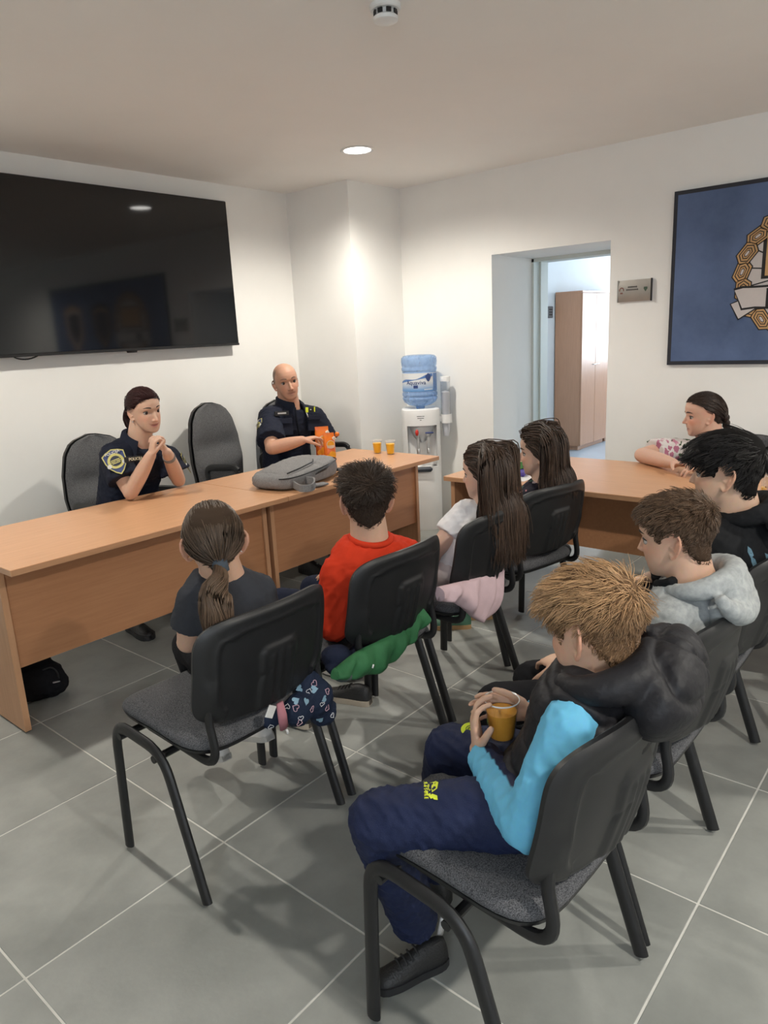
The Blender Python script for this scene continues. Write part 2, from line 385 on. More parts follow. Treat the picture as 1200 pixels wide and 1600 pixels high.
# television on the left wall
TX0, TX1, TZ0, TZ1 = 1.683, 3.366, 1.449, 2.396
tv = thing('television', 'large black flat television on the white wall', 'television', ((TX0+TX1)/2, YT, TZ0))
bs = ((TX0+TX1)/2, YT, TZ0)
M['tv_body'] = plain('tv_plastic', (.012, .012, .013), .35, .1, 30)
M['tv_screen'] = mat('tv_screen', (.006, .0065, .008), .06, 0, .5); noise_col(M['tv_screen'], (.006, .0063, .0075), (.007, .0073, .0085), 3)
obj('cabinet_shell', G().b2((TX0, 4.165, TZ0), (TX1, 4.20, TZ1), .004), M['tv_body'], tv, base=bs)
obj('mount', G().b2((TX0+.3, 4.20, TZ0+.08), (TX1-.3, 4.239, TZ1-.25), .01), M['tv_body'], tv, base=bs)
obj('screen', G().b2((TX0+.006, 4.1605, TZ0+.014), (TX1-.006, 4.1655, TZ1-.006)), M['tv_screen'], tv, False, base=bs)
obj('lower_bezel', G().b2((TX0, 4.158, TZ0-.004), (TX1, 4.168, TZ0+.012), .002), M['tv_body'], tv, base=bs)
g = G(); g.lathe([(.0005, 0), (.03, 0), (.026, .012), (.0005, .012)], 20, (0, 0, 0)); g.xf(np.diag([1.3, .3, -1]), ((TX0+TX1)/2, 4.172, TZ0-.003)); obj('sensor_bump', g, M['tv_body'], tv, base=bs)
obj('power_cable', G().tube(curve([(1.80, 4.21, 1.47), (1.83, 4.215, 1.44), (1.89, 4.218, 1.43), (1.95, 4.215, 1.445), (1.97, 4.21, 1.47)], 16), .004, 6), M['black'], tv, base=bs)

# poster with crests on the doorway wall
PZ0, PZ1, PY0, PY1 = 1.208, 2.192, 1.571, -.93
pbase = (XD, (PY0+PY1)/2, PZ0)
ps = thing('wall_poster', 'large dark blue poster with a gold and white crest on the doorway wall', 'poster', pbase)
M['poster_edge'] = plain('poster_edge', (.018, .020, .030), .5, .05, 10)
M['poster'] = noise_col(mat('poster_blue', (.06, .10, .22), .5), (.062, .100, .200), (.110, .165, .310), 2.8, detail=12, lo=.32, hi=.64)
obj('border', G().b2((XD-.018, PY1, PZ0), (XD-.001, PY0, PZ1)), M['poster_edge'], ps, False, base=pbase)
obj('sheet', G().b2((XD-.0195, PY1+.022, PZ0+.022), (XD-.010, PY0-.022, PZ1-.022)), M['poster'], ps, False, base=pbase)
M['ink'] = plain('dark_ink', (.012, .010, .010), .5, .05, 20); M['gold'] = plain('gold_ink', (.56, .33, .14), .5, .08, 9); M['paper'] = plain('white_ink', (.60, .55, .53), .5, .03, 9)
def onposter(poly, m, name, layer):          # poly in (Y, Z)
    P = np.asarray(poly, float); x1 = XD-.0195-.0004*layer; x0 = x1-.0004
    g = G(); g.loft(np.array([np.c_[np.full(len(P), x1), P], np.c_[np.full(len(P), x0), P]])); return obj(name, g, m, ps, False, base=pbase)
EY, EZ, ER = .862, 1.70, .315
def circ(r, n=40, cy=EY, cz=EZ): return [(cy+r*math.cos(t), cz+r*math.sin(t)) for t in np.arange(n)*2*math.pi/n]
onposter(circ(ER-.01), M['ink'], 'crest_ground', 0); onposter(circ(ER-.017), M['paper'], 'crest_disc', 1)
for k in range(18):
    a = k*2*math.pi/18+.12; d = A(math.cos(a), math.sin(a)); n = A(-d[1], d[0])*.0035; c = A(EY, EZ)
    onposter([c+d*.05+n, c+d*(ER-.017)+n, c+d*(ER-.017)-n, c+d*.05-n], M['ink'], 'crest_ray', 2)
def hexlink(a, lay):
    c = A(EY+ER*math.cos(a), EZ+ER*math.sin(a)); t = A(-math.sin(a+.3), math.cos(a+.3)); n = A(t[1], -t[0])
    for q, (l, w, m) in enumerate([(.070, .043, 'ink'), (.064, .037, 'gold'), (.053, .030, 'ink'), (.047, .025, 'gold'), (.036, .018, 'ink'), (.030, .014, 'gold'), (.022, .009, 'ink'), (.017, .006, 'paper')]):
        h = [(l, 0), (l*.62, w), (-l*.62, w), (-l, 0), (-l*.62, -w), (l*.62, -w)]
        onposter([c+t*x+n*y for x, y in h], M[m], 'crest_link', lay+q)
for k in range(20): hexlink(k*2*math.pi/20+.05, 3+(k % 2)*1.0)
sq = PX(1193, 400, X=XD)[1]-EY
onposter([(EY-sq, EZ-.03), (EY+sq, EZ-.03), (EY+sq, EZ+.2), (EY-sq, EZ+.2)], M['ink'], 'crest_shield', 3)
s2 = sq-.018
onposter([(EY-s2, EZ-.014), (EY+s2, EZ-.014), (EY+s2, EZ+.185), (EY-s2, EZ+.185)], M['gold'], 'crest_shield_field', 4)
def rib(px, name, m, lay, grow=0.0, mirror=True):
    P = np.array([PX(x, y, X=XD-.02)[1:] for x, y in px]); c = P.mean(0)
    for sgn in ((1, -1) if mirror else (1,)):
        Q = P.copy()
        if sgn < 0: Q[:, 0] = 2*EY-Q[:, 0]
        onposter(Q, m, name, lay)
rib([(1140.5, 475), (1162, 465), (1190, 478), (1153, 500.5)], 'ribbon_fold_edge', M['ink'], 11)
rib([(1142.5, 475.5), (1161, 468), (1184, 479), (1154, 498)], 'ribbon_fold', M['paper'], 12)
ye = PX(1185, 470, X=XD)[1]
LR = [(1146.5, 453), (1160, 449), (1180, 448.5), (1230, 451.5)]; LB = [(1230, 479), (1200, 480.5), (1178, 480), (1158, 483)]
Pt = [PX(x, y, X=XD-.02)[1:] for x, y in LR]; Pb = [PX(x, y, X=XD-.02)[1:] for x, y in LB]
left = Pt+Pb; 
def sym(pts_t, pts_b, dz): 
    t = [A(p[0], p[1]+dz) for p in pts_t]; b = [A(p[0], p[1]-dz) for p in pts_b]
    rt = [A(2*EY-p[0], p[1]) for p in t[::-1]]; rb = [A(2*EY-p[0], p[1]) for p in b[::-1]]
    return t[:3]+rt[1:]+rb[:3]+b[1:]
outer = sym(Pt, Pb, .007); cc = A(EY, np.mean([p[1] for p in outer]))
onposter(outer, M['ink'], 'ribbon_edge', 13)
onposter([cc+(p-cc)*A(.982, .86) for p in sym(Pt, Pb, .004)], M['paper'], 'ribbon', 14)
mc = PX(1203, 466, X=XD-.02)
place_text('lettering', 'M', .135, M['ink'], (XD-.0265, mc[1]-.028, mc[2]), (0, -1, 0), (-1, 0, 0), ps, pbase, .0004, .004)
# two further crests on the part of the sheet beyond the frame (seen mirrored in the television)
for cy, m1, m2 in ((.24, 'ink', 'gold'), (-.40, 'gold', 'paper')):
    sh = [(cy-.2, 1.93), (cy, 1.98), (cy+.2, 1.93), (cy+.19, 1.62), (cy, 1.40), (cy-.19, 1.62)]
    onposter(sh, M[m1], 'crest_shield', 1); c0 = A(cy, 1.70)
    onposter([c0+(A(*p)-c0)*.8 for p in sh], M[m2], 'crest_shield_field', 2); onposter([c0+(A(*p)-c0)*.68 for p in sh], M['poster_edge'], 'crest_shield_field', 3)

# door sign
sb = (XD, 1.79, 1.66); sg = thing('door_sign', 'small curved metal name plate on the wall right of the doorway', 'sign', sb)
zz = np.linspace(-.064, .064, 9); prof = [(-.012-.010*(1-(z/.064)**2), z) for z in zz]
g = G(); ring0 = [(x, -.103, z) for x, z in prof]+[(-.001, -.103, .064), (-.001, -.103, -.064)]
g.loft(np.array([ring0, [(x, .103, z) for x, _, z in ring0]])); obj('plate', g, plain('sign_steel', (.42, .40, .37), .32, .03, 20, metal=.6), sg)
for s_ in (-1, 1): obj('end_cap', G().box((-.012, s_*.1045, 0), (.024, .004, .132), None, .001), M['chrome'] if s_ > 0 else M['black'], sg)
M['sign_ink'] = plain('sign_print', (.07, .06, .06), .5)
rng = random.Random(4)
for row, (z, n, y0) in enumerate(((.022, 7, .035), (.006, 9, .045))):
    for k in range(n):
        obj('lettering', G().box((-.0225, y0-k*.0085, z), (.001, .0055, .008+.002*rng.random())), M['sign_ink'], sg, False)
g = G(); g.tube([( -.0215, .078+.013*math.cos(t), .005+.015*math.sin(t)) for t in np.linspace(-.3, math.pi+.3, 12)], .003, 6); g.box((-.0215, .078, -.012), (.002, .016, .008)); obj('emblem', g, plain('sign_red', (.22, .08, .06), .5), sg)
g = G(); g.add(*(lambda q: (q.verts(), *q.f))(prism([(0, -.014), (.012, .004), (.010, .014), (-.010, .014), (-.012, .004)], 0, .002).xf(np.array([[0, 0, -1], [-1, 0, 0], [0, 1, 0]]), (-.021, -.072, .004)))); obj('emblem', g, plain('sign_green', (.05, .09, .06), .5), sg)

# ------------------------------------------------------------------ tables
TT = .715
def table(name, label, x0, x1, y0, y1, fr, along='x'):
    """fr = overhang of the top in front of the panels"""
    t = thing(name, label, 'table', ((x0+x1)/2, (y0+y1)/2, 0)); b = ((x0+x1)/2, (y0+y1)/2, 0)
    if along == 'x':
        obj('tabletop', G().b2((x0, y0, TT-.025), (x1, y1, TT), .002), M['beech'], t, base=b)
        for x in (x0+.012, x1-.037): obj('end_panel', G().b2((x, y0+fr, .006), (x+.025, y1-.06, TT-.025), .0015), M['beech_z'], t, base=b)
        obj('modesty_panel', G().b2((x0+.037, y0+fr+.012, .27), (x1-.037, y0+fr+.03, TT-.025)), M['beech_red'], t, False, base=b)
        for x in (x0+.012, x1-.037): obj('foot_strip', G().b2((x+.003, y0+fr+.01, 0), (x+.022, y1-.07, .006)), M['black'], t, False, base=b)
    else:
        obj('tabletop', G().b2((x0, y0, TT-.025), (x1, y1, TT), .002), M['beech_y'], t, base=b)
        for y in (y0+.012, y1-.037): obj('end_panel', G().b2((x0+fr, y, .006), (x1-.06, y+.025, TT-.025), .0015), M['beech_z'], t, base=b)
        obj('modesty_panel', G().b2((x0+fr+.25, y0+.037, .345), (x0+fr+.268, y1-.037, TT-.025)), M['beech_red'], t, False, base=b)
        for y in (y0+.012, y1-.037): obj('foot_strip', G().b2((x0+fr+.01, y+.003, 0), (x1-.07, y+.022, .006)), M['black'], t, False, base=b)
    return t
table('conference_table', 'beech table on the left in front of the policewoman', 1.0, 2.348, 2.635, 3.372, .162)
table('conference_table', 'beech table carrying the grey backpack and the juice', 2.350, 3.63, 2.635, 3.372, .162)
table('conference_table', 'beech table on the right below the doorway and poster', 3.112, 3.93, .50, 2.236, .05, 'y')

# ------------------------------------------------------------------ visitor chairs (origin on the floor, faces +y)
def seat_ring(w, d0, d1, r, z, n=40, p=5.0):
    a = np.arange(n)*2*math.pi/n; c, s = np.cos(a), np.sin(a)
    x = w*np.sign(c)*np.abs(c)**(2/p); y = (d1+d0)/2+(d1-d0)/2*np.sign(s)*np.abs(s)**(2/p)
    return x, y, np.full(n, z)
def bend_seat(x, y, z): return np.stack([x, y, z-.018*np.clip((.02-y)/.22, 0, 1)+(-.022)*np.clip((y-.15)/.09, 0, 1)**2-.006*(1-(x/.24)**2)], -1)
def make_chair():
    t = thing('visitor_chair', '', 'chair', (0, 0, 0), 0, 'black stacking chairs with grey seats in two rows')
    for s_ in (-1, 1):
        x = .262*s_
        pts = fillet([(x, .195, 0.012), (x*.985, .182, .428), (x*.985, -.055, .412), (x, -.190, .012)], [.075, .075], 7)
        obj('side_frame', G().tube(pts, .0185, 12, flat=.6, up=(0, 1, 0)), M['metal_blk'], t)
    for y_, z_ in ((.15, .395), (-.02, .385)):
        obj('cross_bar', G().tube([(-.268, y_, z_), (.268, y_, z_)], .011, 10), M['metal_blk'], t)
    # seat
    g = G(); R = []
    for k, (w, e, z) in enumerate([(.205, .03, .440), (.226, .010, .444), (.236, .002, .452), (.238, 0, .462), (.234, .004, .474), (.222, .014, .483), (.19, .045, .488), (.12, .11, .491), (.04, .19, .492)]):
        x, y, zz = seat_ring(w, -.195+e, .245-e, 0, z); R.append(bend_seat(x, y, zz))
    g.loft(np.array(R)); obj('seat', g, M['fab_grey'], t, 60)
    g = G(); R = []
    for w, e, z in [(.18, .05, .424), (.215, .02, .428), (.232, .006, .438), (.235, .004, .448), (.2, .03, .450)]:
        x, y, zz = seat_ring(w, -.195+e, .245-e, 0, z); R.append(bend_seat(x, y, zz))
    g.loft(np.array(R)); obj('seat_shell', g, M['plastic_blk'], t, 60)
    # backrest carriers
    for s_ in (-1, 1):
        x = .195*s_
        pts = fillet([(x, .10, .412), (x, -.218, .396), (x, -.194, .52), (x, -.200, .60)], [.075, .02], 9)
        obj('back_carrier', G().tube(pts, .0135, 10, flat=.8), M['metal_blk'], t)
    # backrest: curved shell; u across, h up
    NU, NH = 85, 75
    def back_pt(u, h, off):            # u in -1..1, h in 0..1
        hz = h; w = .232*(1-.10*np.clip((.25-hz)/.25, 0, 1)**2)
        x = u*w; lean = -.205-.062*hz-.012*np.sin(math.pi*hz)
        y = lean+.060*np.abs(u)**2.2*1.0+off
        z = .496+.313*hz-.004*np.abs(u)**2
        return np.stack([x, y, z], -1)
    uu, hh = np.meshgrid(np.linspace(-1, 1, NU), np.linspace(0, 1, NH))
    # superellipse map square -> rounded outline
    def rounded(u, h):
        v = 2*h-1; r = np.maximum(np.abs(u), np.abs(v))+1e-9; n = np.maximum((np.abs(u/r)**5+np.abs(v/r)**5)**(1/5), 1.0)
        return u/n, (v/n+1)/2
    ur, hr = rounded(uu, hh); edge = np.clip((1-np.maximum(np.abs(uu), np.abs(2*hh-1)))/.12, 0, 1)
    vv = 2*hh-1
    rim = .010*(1-np.clip(1-edge, 0, 1)**2.2)
    def box_(u0, u1, h0, h1, s): return 1/(1+np.exp(-(uu-u0)/s))*1/(1+np.exp((uu-u1)/s))*1/(1+np.exp(-(hh-h0)/s))*1/(1+np.exp((hh-h1)/s))
    feat = -.0045*box_(-.76, .76, .02, .85, .010)+.010*box_(-.27, .27, -.2, .64, .012)
    feat += .0035*(box_(-.80, .80, -.1, .88, .008)-box_(-.76, .76, -.1, .85, .008))
    for c in (-.13, 0.0, .13): feat += .0055*box_(c-.03, c+.03, .0, .57, .009)
    for s_ in (-1, 1): feat += .010*box_(s_*.84-.07, s_*.84+.07, -.2, .45, .03)
    g = G(); outer = back_pt(ur, hr, -.010-rim-feat*edge); inner = back_pt(ur*.985, .5+(hr-.5)*.985, .002)
    def grid(g, Q, flip=False):
        m, n = Q.shape[:2]; i, j = np.meshgrid(np.arange(m-1), np.arange(n-1), indexing='ij')
        q = np.stack([i*n+j, i*n+j+1, (i+1)*n+j+1, (i+1)*n+j], -1).reshape(-1, 4); g.add(Q.reshape(-1, 3), q)
    grid(g, outer); grid(g, inner)
    def border(Q): return np.concatenate([Q[0, :], Q[1:, -1], Q[-1, -2::-1], Q[-2:0:-1, 0]])
    g.loft(np.array([border(outer), border(inner)]), cap=False)
    obj('backrest_shell', g, M['plastic_blk'], t, 50)
    g = G(); pad = .014*(1-(1-np.clip(edge*1.0, 0, 1))**2)
    grid(g, back_pt(ur*.972, .5+(hr-.5)*.972, .003+pad)); b1 = back_pt(ur*.972, .5+(hr-.5)*.972, .0); grid(g, b1)
    g.loft(np.array([border(back_pt(ur*.972, .5+(hr-.5)*.972, .003+pad)), border(b1)]), cap=False)
    obj('back_cushion', g, M['fab_grey'], t, 60)
    for s_ in (-1, 1):
        obj('screw', G().ell((s_*.19, -.222, .62), .004, .003, .004, n=8, m=5), M['metal_blk'], t)
    return t
CH = [((1.163, 1.655), 0, 'black chair under the ponytailed girl in the dark grey T-shirt'), ((1.745, 1.66), 0, 'black chair under the boy in the red sweatshirt'),
      ((2.305, 1.66), 2, 'black chair under the girl in the white T-shirt'), ((2.875, 1.66), -12, 'black chair under the girl in the dark floral top, beside the right table'),
      ((1.18, .69), -2, 'black chair under the blond boy in the padded vest, nearest the camera'), ((1.735, .685), -1, 'black chair under the boy in the light grey hoodie'),
      ((2.29, .70), 0, 'black chair under the black-haired boy in the black hoodie')]
ch0 = make_chair()
CHAIRS = []
for k, ((x, y), a, lb) in enumerate(CH):
    if k == 0: ch0.location = (x, y, 0); ch0.rotation_euler = (0, 0, math.radians(a)); ch0['label'] = lb; CHAIRS.append(ch0)
    else: CHAIRS.append(dup(ch0, (x, y, 0), math.radians(a), lb))
# ------------------------------------------------------------------ people
def evalmesh(v, fs, voxel):
    me = mk_mesh('tmp', v, fs); o = bpy.data.objects.new('tmp', me); COL.objects.link(o)
    md = o.modifiers.new('r', 'REMESH'); md.mode = 'VOXEL'; md.voxel_size = voxel; md.use_smooth_shade = True
    dg = bpy.context.evaluated_depsgraph_get(); ev = o.evaluated_get(dg); m2 = ev.to_mesh()
    V = np.empty(len(m2.vertices)*3, np.float32); m2.vertices.foreach_get('co', V); V = V.reshape(-1, 3).astype(float)
    lt = np.empty(len(m2.polygons), np.int32); m2.polygons.foreach_get('loop_total', lt)
    li = np.empty(len(m2.loops), np.int32); m2.loops.foreach_get('vertex_index', li)
    st = np.concatenate([[0], np.cumsum(lt)[:-1]]); fs = []
    for k in (3, 4):
        s = st[lt == k]
        if len(s): fs.append(np.stack([li[s+j] for j in range(k)], -1))
    ev.to_mesh_clear(); bpy.data.objects.remove(o); bpy.data.meshes.remove(me)
    return V, fs
def edges_of(fs):
    e = []
    for f in fs:
        k = f.shape[1]
        for j in range(k): e.append(f[:, [j, (j+1) % k]])
    e = np.sort(np.concatenate(e), 1); return np.unique(e, axis=0)
def smooth_v(v, fs, it=3, lam=.5, w=None):
    e = edges_of(fs); n = len(v); deg = np.bincount(e.ravel(), minlength=n).astype(float)+1e-9
    for _ in range(it):
        s = np.stack([np.bincount(e[:, 0], v[e[:, 1], k], n)+np.bincount(e[:, 1], v[e[:, 0], k], n) for k in range(3)], -1)/deg[:, None]
        d = lam*(s-v); v = v+(d if w is None else d*w[:, None])
    return v
def normals_of(v, fs):
    n = np.zeros_like(v)
    for f in fs:
        fn = np.cross(v[f[:, 2]]-v[f[:, 0]], v[f[:, -1]]-v[f[:, 1]] if f.shape[1] == 4 else v[f[:, 1]]-v[f[:, 0]])
        if f.shape[1] == 3: fn = np.cross(v[f[:, 1]]-v[f[:, 0]], v[f[:, 2]]-v[f[:, 0]])
        for j in range(f.shape[1]):
            for k in range(3): n[:, k] += np.bincount(f[:, j], fn[:, k], len(v))
    return n/(np.linalg.norm(n, axis=1)[:, None]+1e-12)
def wob(v, amp, freq, seed):
    """cheap smooth fold field"""
    r = np.random.RandomState(seed); o = np.zeros(len(v))
    for k in range(7):
        d = nrm(r.randn(3)); f = freq*3.6*(.6+.9*r.rand()); q = v @ d*f+r.rand()*6+1.3*np.sin(v @ nrm(r.randn(3))*f*.6+r.rand()*6)
        o += (1-np.abs(np.sin(q)))**2*(.5+r.rand())
    return amp*(o/3.5-.45)
def setcol(me, c):
    a = me.color_attributes.new('Col', 'FLOAT_COLOR', 'POINT'); cc = np.ones((len(c), 4), np.float32); cc[:, :3] = c; a.data.foreach_set('color', cc.ravel())
def blob(name, g, m, parent, base, voxel, it=3, folds=0.0, ffreq=30, seed=1, fold_w=None, disp=None, colfn=None):
    v, fs = evalmesh(g.verts(), g.f, voxel); v = smooth_v(v, fs, it)
    if disp is not None: v = v+normals_of(v, fs)*disp(v)[:, None]
    if folds:
        w = wob(v, folds, ffreq, seed)
        v = v+normals_of(v, fs)*(w if fold_w is None else w*fold_w(v))[:, None]; v = smooth_v(v, fs, 1)
    me = mk_mesh(name, v-np.asarray(base), fs, True); me.materials.append(m)
    if colfn is not None: setcol(me, colfn(v))
    return link(name, me, parent)
def vmat(name, rough=.5, spec=.4, sss=0.0, bump=0.0, bscale=300, sheen=0.0):
    m = mat(name, (.5, .5, .5), rough, 0, spec); at = N(m, 'ShaderNodeVertexColor', layer_name='Col')
    no = N(m, 'ShaderNodeTexNoise'); no.inputs['Scale'].default_value = 45; mx = N(m, 'ShaderNodeMixRGB', blend_type='MULTIPLY'); mx.inputs['Fac'].default_value = .12
    L(m, at.outputs['Color'], mx.inputs['Color1']); L(m, no.outputs['Color'], mx.inputs['Color2']); L(m, mx.outputs['Color'], P_(m).inputs['Base Color'])
    if sss: P_(m).inputs['Subsurface Weight'].default_value = sss; P_(m).inputs['Subsurface Radius'].default_value = (.009, .004, .002); P_(m).inputs['Subsurface Scale'].default_value = .6
    if bump:
        n2 = N(m, 'ShaderNodeTexNoise'); n2.inputs['Scale'].default_value = bscale; bp = N(m, 'ShaderNodeBump'); bp.inputs['Strength'].default_value = bump; bp.inputs['Distance'].default_value = .002
        L(m, n2.outputs['Fac'], bp.inputs['Height']); L(m, bp.outputs['Normal'], P_(m).inputs['Normal'])
    return m
M['skin'] = vmat('skin', .5, .35, 0.12, .08, 500); M['hair'] = vmat('hair', .45, .35); M['hair_cap'] = vmat('hair_cap', .85, .1)
def cloth(name, col, var=.10, rough=.9, bump=.25, bscale=520, scale=18, spec=.15):
    return plain(name, col, rough, var, scale, bump, bscale, spec=spec)

# ---- head shape, in units of the head height: y forward, z up, x to the person's right
HZ = np.array([-.50, -.485, -.46, -.42, -.36, -.30, -.24, -.18, -.10, 0, .10, .20, .30, .38, .44, .475, .495, .503])
HWA = np.array([.04, .10, .145, .185, .222, .247, .266, .280, .298, .318, .329, .325, .297, .250, .190, .128, .065, .010])
HFA = np.array([.27, .315, .340, .352, .350, .362, .370, .372, .372, .366, .392, .388, .352, .295, .220, .145, .065, -.02])
HBA = np.array([.16, .11, .06, .00, -.05, -.11, -.20, -.29, -.37, -.425, -.452, -.456, -.432, -.378, -.300, -.22, -.13, -.05])
HBH = np.array([-.33, -.335, -.34, -.345, -.35, -.355, -.36, -.365, -.378, -.425, -.452, -.456, -.432, -.378, -.300, -.22, -.13, -.05])
HWK = np.array([.04, .09, .135, .180, .225, .256, .276, .290, .306, .325, .338, .336, .310, .262, .200, .136, .068, .010])
HFK = np.array([.25, .290, .312, .325, .330, .345, .355, .360, .362, .358, .386, .388, .355, .298, .222, .146, .065, -.02])
def hshape(z, kid, hair=False):
    z = np.asarray(z, float)
    return np.interp(z, HZ, HWK if kid else HWA), np.interp(z, HZ, HFK if kid else HFA), np.interp(z, HZ, HBH if hair else HBA)
class Head:
    def __init__(s, c, hs, az, pitch=0, tilt=0, kid=True, jaw=1.0):
        """az: where the face looks; pitch>0 looks down; tilt>0 leans to the person's right"""
        a = math.radians(az); fwd = A(math.cos(a), math.sin(a), 0); rt = A(math.sin(a), -math.cos(a), 0); up = A(0, 0, 1)
        p = math.radians(pitch); fwd, up = fwd*math.cos(p)-up*math.sin(p), up*math.cos(p)+fwd*math.sin(p)
        t = math.radians(tilt); up, rt = up*math.cos(t)+rt*math.sin(t), rt*math.cos(t)-up*math.sin(t)
        s.R = np.stack([rt, fwd, up], 1); s.c = np.asarray(c, float); s.hs = hs; s.kid = kid; s.jaw = jaw
    def W(s, p): return np.asarray(p, float) @ s.R.T*s.hs+s.c
    def Lc(s, p): return (np.asarray(p, float)-s.c) @ s.R/s.hs
    def surf(s, a, z, off=0.0, hair=False):
        """point of the bare head surface, a = 0 in front, + to the person's right"""
        w, f, b = hshape(z, s.kid, hair); yc = (f+b)/2; d = (f-b)/2; p = .92
        x = (w+off)*np.sign(np.sin(a))*np.abs(np.sin(a))**p; y = yc+(d+off)*np.sign(np.cos(a))*np.abs(np.cos(a))**p
        return np.stack([x, y, z+off*np.clip(z*2, -1, 1)**3], -1)
    def rho(s, p, off):
        k = 1/(1+np.broadcast_to(off, len(p))*2.0); q = p*k[:, None]; w, f, b = hshape(q[:, 2], s.kid, True); yc = (f+b)/2; d = (f-b)/2
        return np.sqrt((q[:, 0]/np.maximum(w, .02))**2+((q[:, 1]-yc)/np.maximum(d, .02))**2), yc/k
    def push(s, p, off):
        off = np.broadcast_to(off, len(p)); r, yc = s.rho(p, off); low = (p[:, 2] <= .12) & (p[:, 2] > -.46); q = p.copy()
        k = np.where(low & (r < 1), 1/np.maximum(r, .15), 1.0); q[:, 0] *= k; q[:, 1] = yc+(p[:, 1]-yc)*k
        c = A(0, -.033, .12); kw = .338 if s.kid else .329; e = (p-c)/np.stack([kw+off, .423+off, .383+off], -1); er = np.linalg.norm(e, axis=1); top = (p[:, 2] > .12) & (er < 1)
        k2 = np.where(top, 1/np.maximum(er, .2), 1.0); return np.where(top[:, None], c+(p-c)*k2[:, None], q)
    def geo(s, g, nose=1.0, ear=1.0, ear_out=25, smile=0.0):
        na, nz = 72, 64; z = np.concatenate([np.linspace(-.499, .40, 48), np.linspace(.415, .5025, nz-48)]); a = np.arange(na)*2*math.pi/na
        aa, zz = np.meshgrid(a, z); Q = s.surf(aa, zz); x, y = Q[..., 0], Q[..., 1]
        fr = np.clip((y-.05)/.2, 0, 1)
        def ga(cx, cz, sx, sz): return np.exp(-((np.abs(x)-cx)/sx)**2-((zz-cz)/sz)**2)
        ez = -.03 if s.kid else 0.0; d = np.zeros_like(x)
        d -= .040*ga(.148, ez, .075, .045); d += .014*ga(.13, ez+.095, .10, .03)*(0.5 if s.kid else 1.1)
        d += (.022 if s.kid else .016)*ga(.20, -.15, .09, .08); d += .012*ga(0, -.26, .10, .02)+.014*ga(0, -.345, .075, .022)
        mz = -.302+smile*(np.abs(x)/.1)**2*.022
        d -= .020*np.exp(-(np.abs(x)/.118)**4-((zz-mz)/.011)**2); d -= .012*ga(0, -.395, .07, .02)
        d -= .010*ga(.0, -.225, .03, .03)
        Q[..., 1] += d*fr; g.loft(s.W(Q))
        n = nose*(.80 if s.kid else 1.0); bz = -.185 if not s.kid else -.175
        g.cone(s.W((0, .328, ez+.11)), .034*s.hs, s.W((0, .350, ez+.02)), .028*s.hs, 12); g.cone(s.W((0, .350, ez+.02)), .028*s.hs, s.W((0, .362+.095*n, bz+.015)), .040*s.hs*n, 12)
        for k in (-1, 1): g.ell(s.W((k*.045*n, .355+.045*n, bz)), .034*s.hs*n, .045*s.hs*n, .028*s.hs*n, s.R)
        for k in (-1, 1):     # eyelids
            for dz, r, bow in ((.034, .017, .016), (-.036, .014, -.008)):
                pts = [s.W((k*(.148+u*.078), .292-.035*u*u*1.0+.018*(1-u*u)-(.03*u if u > 0 else 0), ez+dz+bow*(1-u*u)-.012*u*u)) for u in np.linspace(-1, 1, 9)]
                g.tube(pts, r*s.hs, 8)
        for k in (-1, 1):     # ears
            o = A(k*.305, -.035, -.075); eo = math.radians(ear_out); vd = A(k*math.sin(eo), -math.cos(eo), 0); ud = A(0, -.14, 1.0); e = ear
            P = lambda v, u: s.W(o+vd*v*e+ud*u*e)
            rim = curve([P(-.01, .05), P(.02, .125), P(.08, .145), P(.13, .10), P(.14, .02), P(.105, -.065), P(.06, -.12), P(.02, -.135), P(-.005, -.09)], 30)
            g.tube(rim, np.r_[np.full(20, .0165), np.linspace(.0165, .022, 6), np.full(4, .018)]*s.hs*e, 8)
            Rm = np.stack([nrm(s.R @ vd), nrm(s.R @ ud), nrm(s.R @ np.cross(vd, ud))], 1)
            g.ell(P(.055, .0)+Rm[:, 2]*k*.012*s.hs, .070*s.hs*e, .116*s.hs*e, .010*s.hs, Rm)
            g.tube(curve([P(.10, .07), P(.085, .0), P(.06, -.05)], 8), .013*s.hs, 6); g.ell(P(.01, -.01), .02*s.hs, .025*s.hs, .02*s.hs, Rm)
